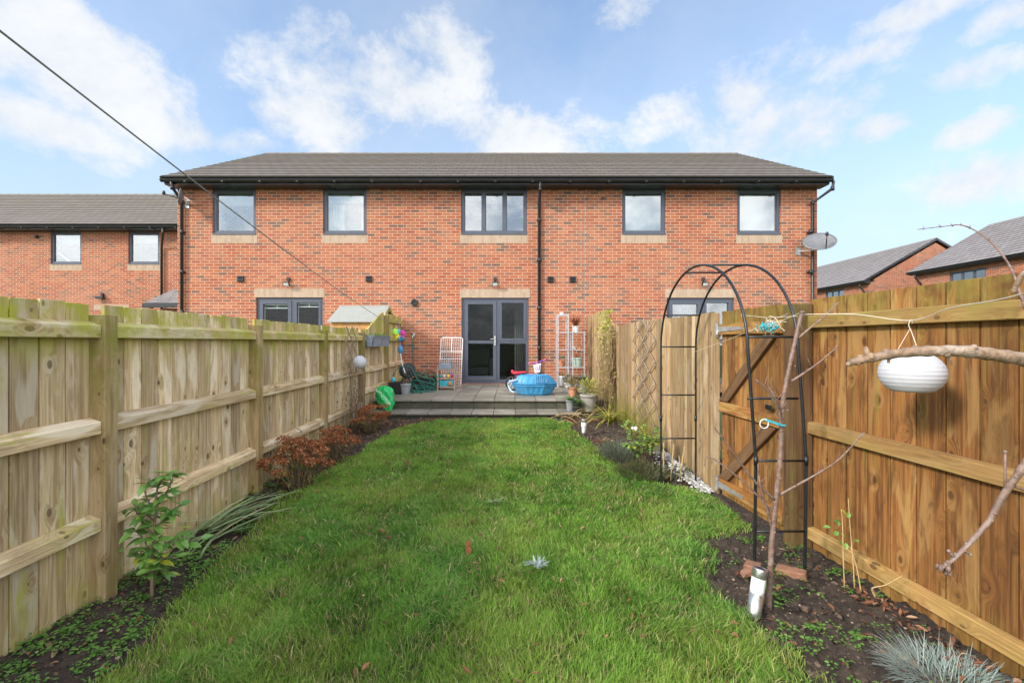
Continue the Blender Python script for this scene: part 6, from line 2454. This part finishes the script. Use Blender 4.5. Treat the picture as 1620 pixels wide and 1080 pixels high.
# ------------------------------------------------------------------ ground cover: clods, litter, weeds
def bed_points(n, left=None, ylo=1.6, yhi=7.9, pw=1.3):
    Y = ylo + (yhi - ylo) * rng.random(n) ** pw
    X = rng.uniform(-2.6, 2.35, n)
    if left is True:
        X = rng.uniform(-2.65, -1.6, n)
    if left is False:
        X = rng.uniform(.8, 2.35, n)
    d = ledge(X, Y)
    k = ~inside(X, Y) & (X > -2.48 - .0278 * Y) & (X < np.where(Y < 3.5, 2.5 - .0764 * Y, 2.0)) & ~((Y > 3.6) & (Y < 4.5) & (X > 1.9)) & ((X < -1.0) | (X > .85) | (Y > 7.9)) & (Y < 8.0)
    return X[k], Y[k], d[k]


b = MB()
X, Y, d = bed_points(9000)
Z = soil_h(X, Y)
for x, y, z in zip(X, Y, Z):
    b.blob((x, y, z + .002), random.uniform(.004, .012) * (2.2 if random.random() < .12 else 1), 5, 4, (1, 1, .75), .35)
stuff(b.build('soil_crumbs', MAT['clod']), 'dark crumbs of soil scattered over the beds', 'soil')
b = MB()
X, Y, d = bed_points(700)
for x, y, z in zip(X, Y, soil_h(X, Y)):
    b.blob((x, y, z + .003), random.uniform(.004, .012), 6, 4, (1, 1, .6), .25)
stuff(b.build('pebbles', simple('tan_pebble', (.30, .22, .16), .8, rv=1.2, scale=30)), 'small stones scattered over the dark beds', 'stones')
b = MB()
X, Y, d = bed_points(1600)
xs_ = list(zip(X, Y, soil_h(X, Y), [1] * len(X)))
for i in range(900):                         # drift of dead leaves along the foot of the steps and under the shrubs
    x = random.uniform(-2.4, -.2) if i % 3 else random.uniform(.9, 1.9)
    y = 8.0 - abs(random.gauss(0, .22)) - (.0 if x > -1.6 else random.uniform(0, .6))
    xs_.append((x, y, g(y) + .004, 1))
for i in range(420):
    y = random.uniform(4.2, 7.4)
    xs_.append((-2.22 + random.gauss(0, .14), y, g(y) + .006, 1))
for i in range(150):                         # a few blown onto the lawn
    y = 1.9 + 6 * random.random() ** 1.4
    xs_.append((random.uniform(-1.8, 1.2), y, g(y) + random.uniform(.03, .06), 1))
for i in range(160):
    y = random.uniform(1.5, 2.9)
    xs_.append((2.42 - .0764 * y - abs(random.gauss(0, .08)), y, .012, 1))
for (x, y, z, k) in xs_:
    if x < -2.5 - .0278 * y:
        continue
    b.leaf((x, y, z + .006), Vector((random.uniform(-1, 1), random.uniform(-1, 1), random.uniform(-.1, .3))), Vector((0, 0, 1)) + rv(.5), random.uniform(.018, .055), random.uniform(.008, .028), random.uniform(-.3, .6), .25)
stuff(b.build('leaf_litter', MAT['deadleaf']), 'brown leaf litter lying over the beds and below the steps', 'leaf litter')
b = MB()
X, Y, d = bed_points(4200, True, 1.5, 5.4, 1.0)
X2, Y2, d2 = bed_points(2600, False, 1.6, 4.0, 1.0)
X, Y, d = np.concatenate([X, X2]), np.concatenate([Y, Y2]), np.concatenate([d, d2])
pk = fbm(X * 5, Y * 5, 41)
rr_ = rng.random(len(X))
keep = (pk > .46) & (rr_ < np.clip((pk - .44) * 4.5 + .12, 0, 1)) & (rr_ < np.where(X < 0, .7, .75 * np.exp(-d * 2.6) + .1))
for x, y, z in zip(X[keep], Y[keep], soil_h(X[keep], Y[keep])):
    L_ = random.uniform(.008, .026)
    n_ = random.randrange(4, 9)
    a0 = random.uniform(0, 6.28)
    for k in range(n_):
        a = a0 + k * 6.28 / n_ + random.uniform(-.3, .3)
        o_ = Vector((math.cos(a), math.sin(a), 0)) * L_ * random.uniform(.1, .9)
        b.leaf(Vector((x, y, z + random.uniform(.006, .03))) + o_, (math.cos(a), math.sin(a), random.uniform(.0, .5)), Vector((0, 0, 1)) + rv(.3), L_, L_ * random.uniform(.5, .8), .3, .1)
stuff(b.build('weeds', MAT['weed']), 'small green seedling weeds carpeting the edges of the beds', 'weeds')

for (px, py, lab, s_) in ((740, 877, 'curled russet leaf lying in the middle of the lawn', .055), (645, 752, 'small brown leaf on the lawn near the dried hydrangea', .04), (637, 709, 'dark brown leaf on the far left of the lawn', .045)):
    Yd = 1.52 * FPX / (py - 541)
    b = MB()
    p = P(px, py, Yd)
    p.z = g(Yd) + .075
    for k in range(3):
        b.leaf(p + rv(.006), rv(1), Vector((0, -.5, 1)) + rv(.4), s_, s_ * .8, .4, .35, rnd=.5)
    o = b.build('fallen_leaf', MAT['hydrangea'] if s_ > .05 else MAT['deadleaf'])
    tag(o, lab, 'leaf')
strap_plant('thistle', 'flat pale green thistle rosette in the middle of the lawn', 'plant', (.17, 3.0, .075), 34, .085, .016, MAT['fescue'], 1, .2)
strap_plant('thistle', 'smaller pale green weed rosette farther up the lawn', 'plant', (-.16, 4.15, .09), 30, .09, .014, MAT['strap'], 1, .3)
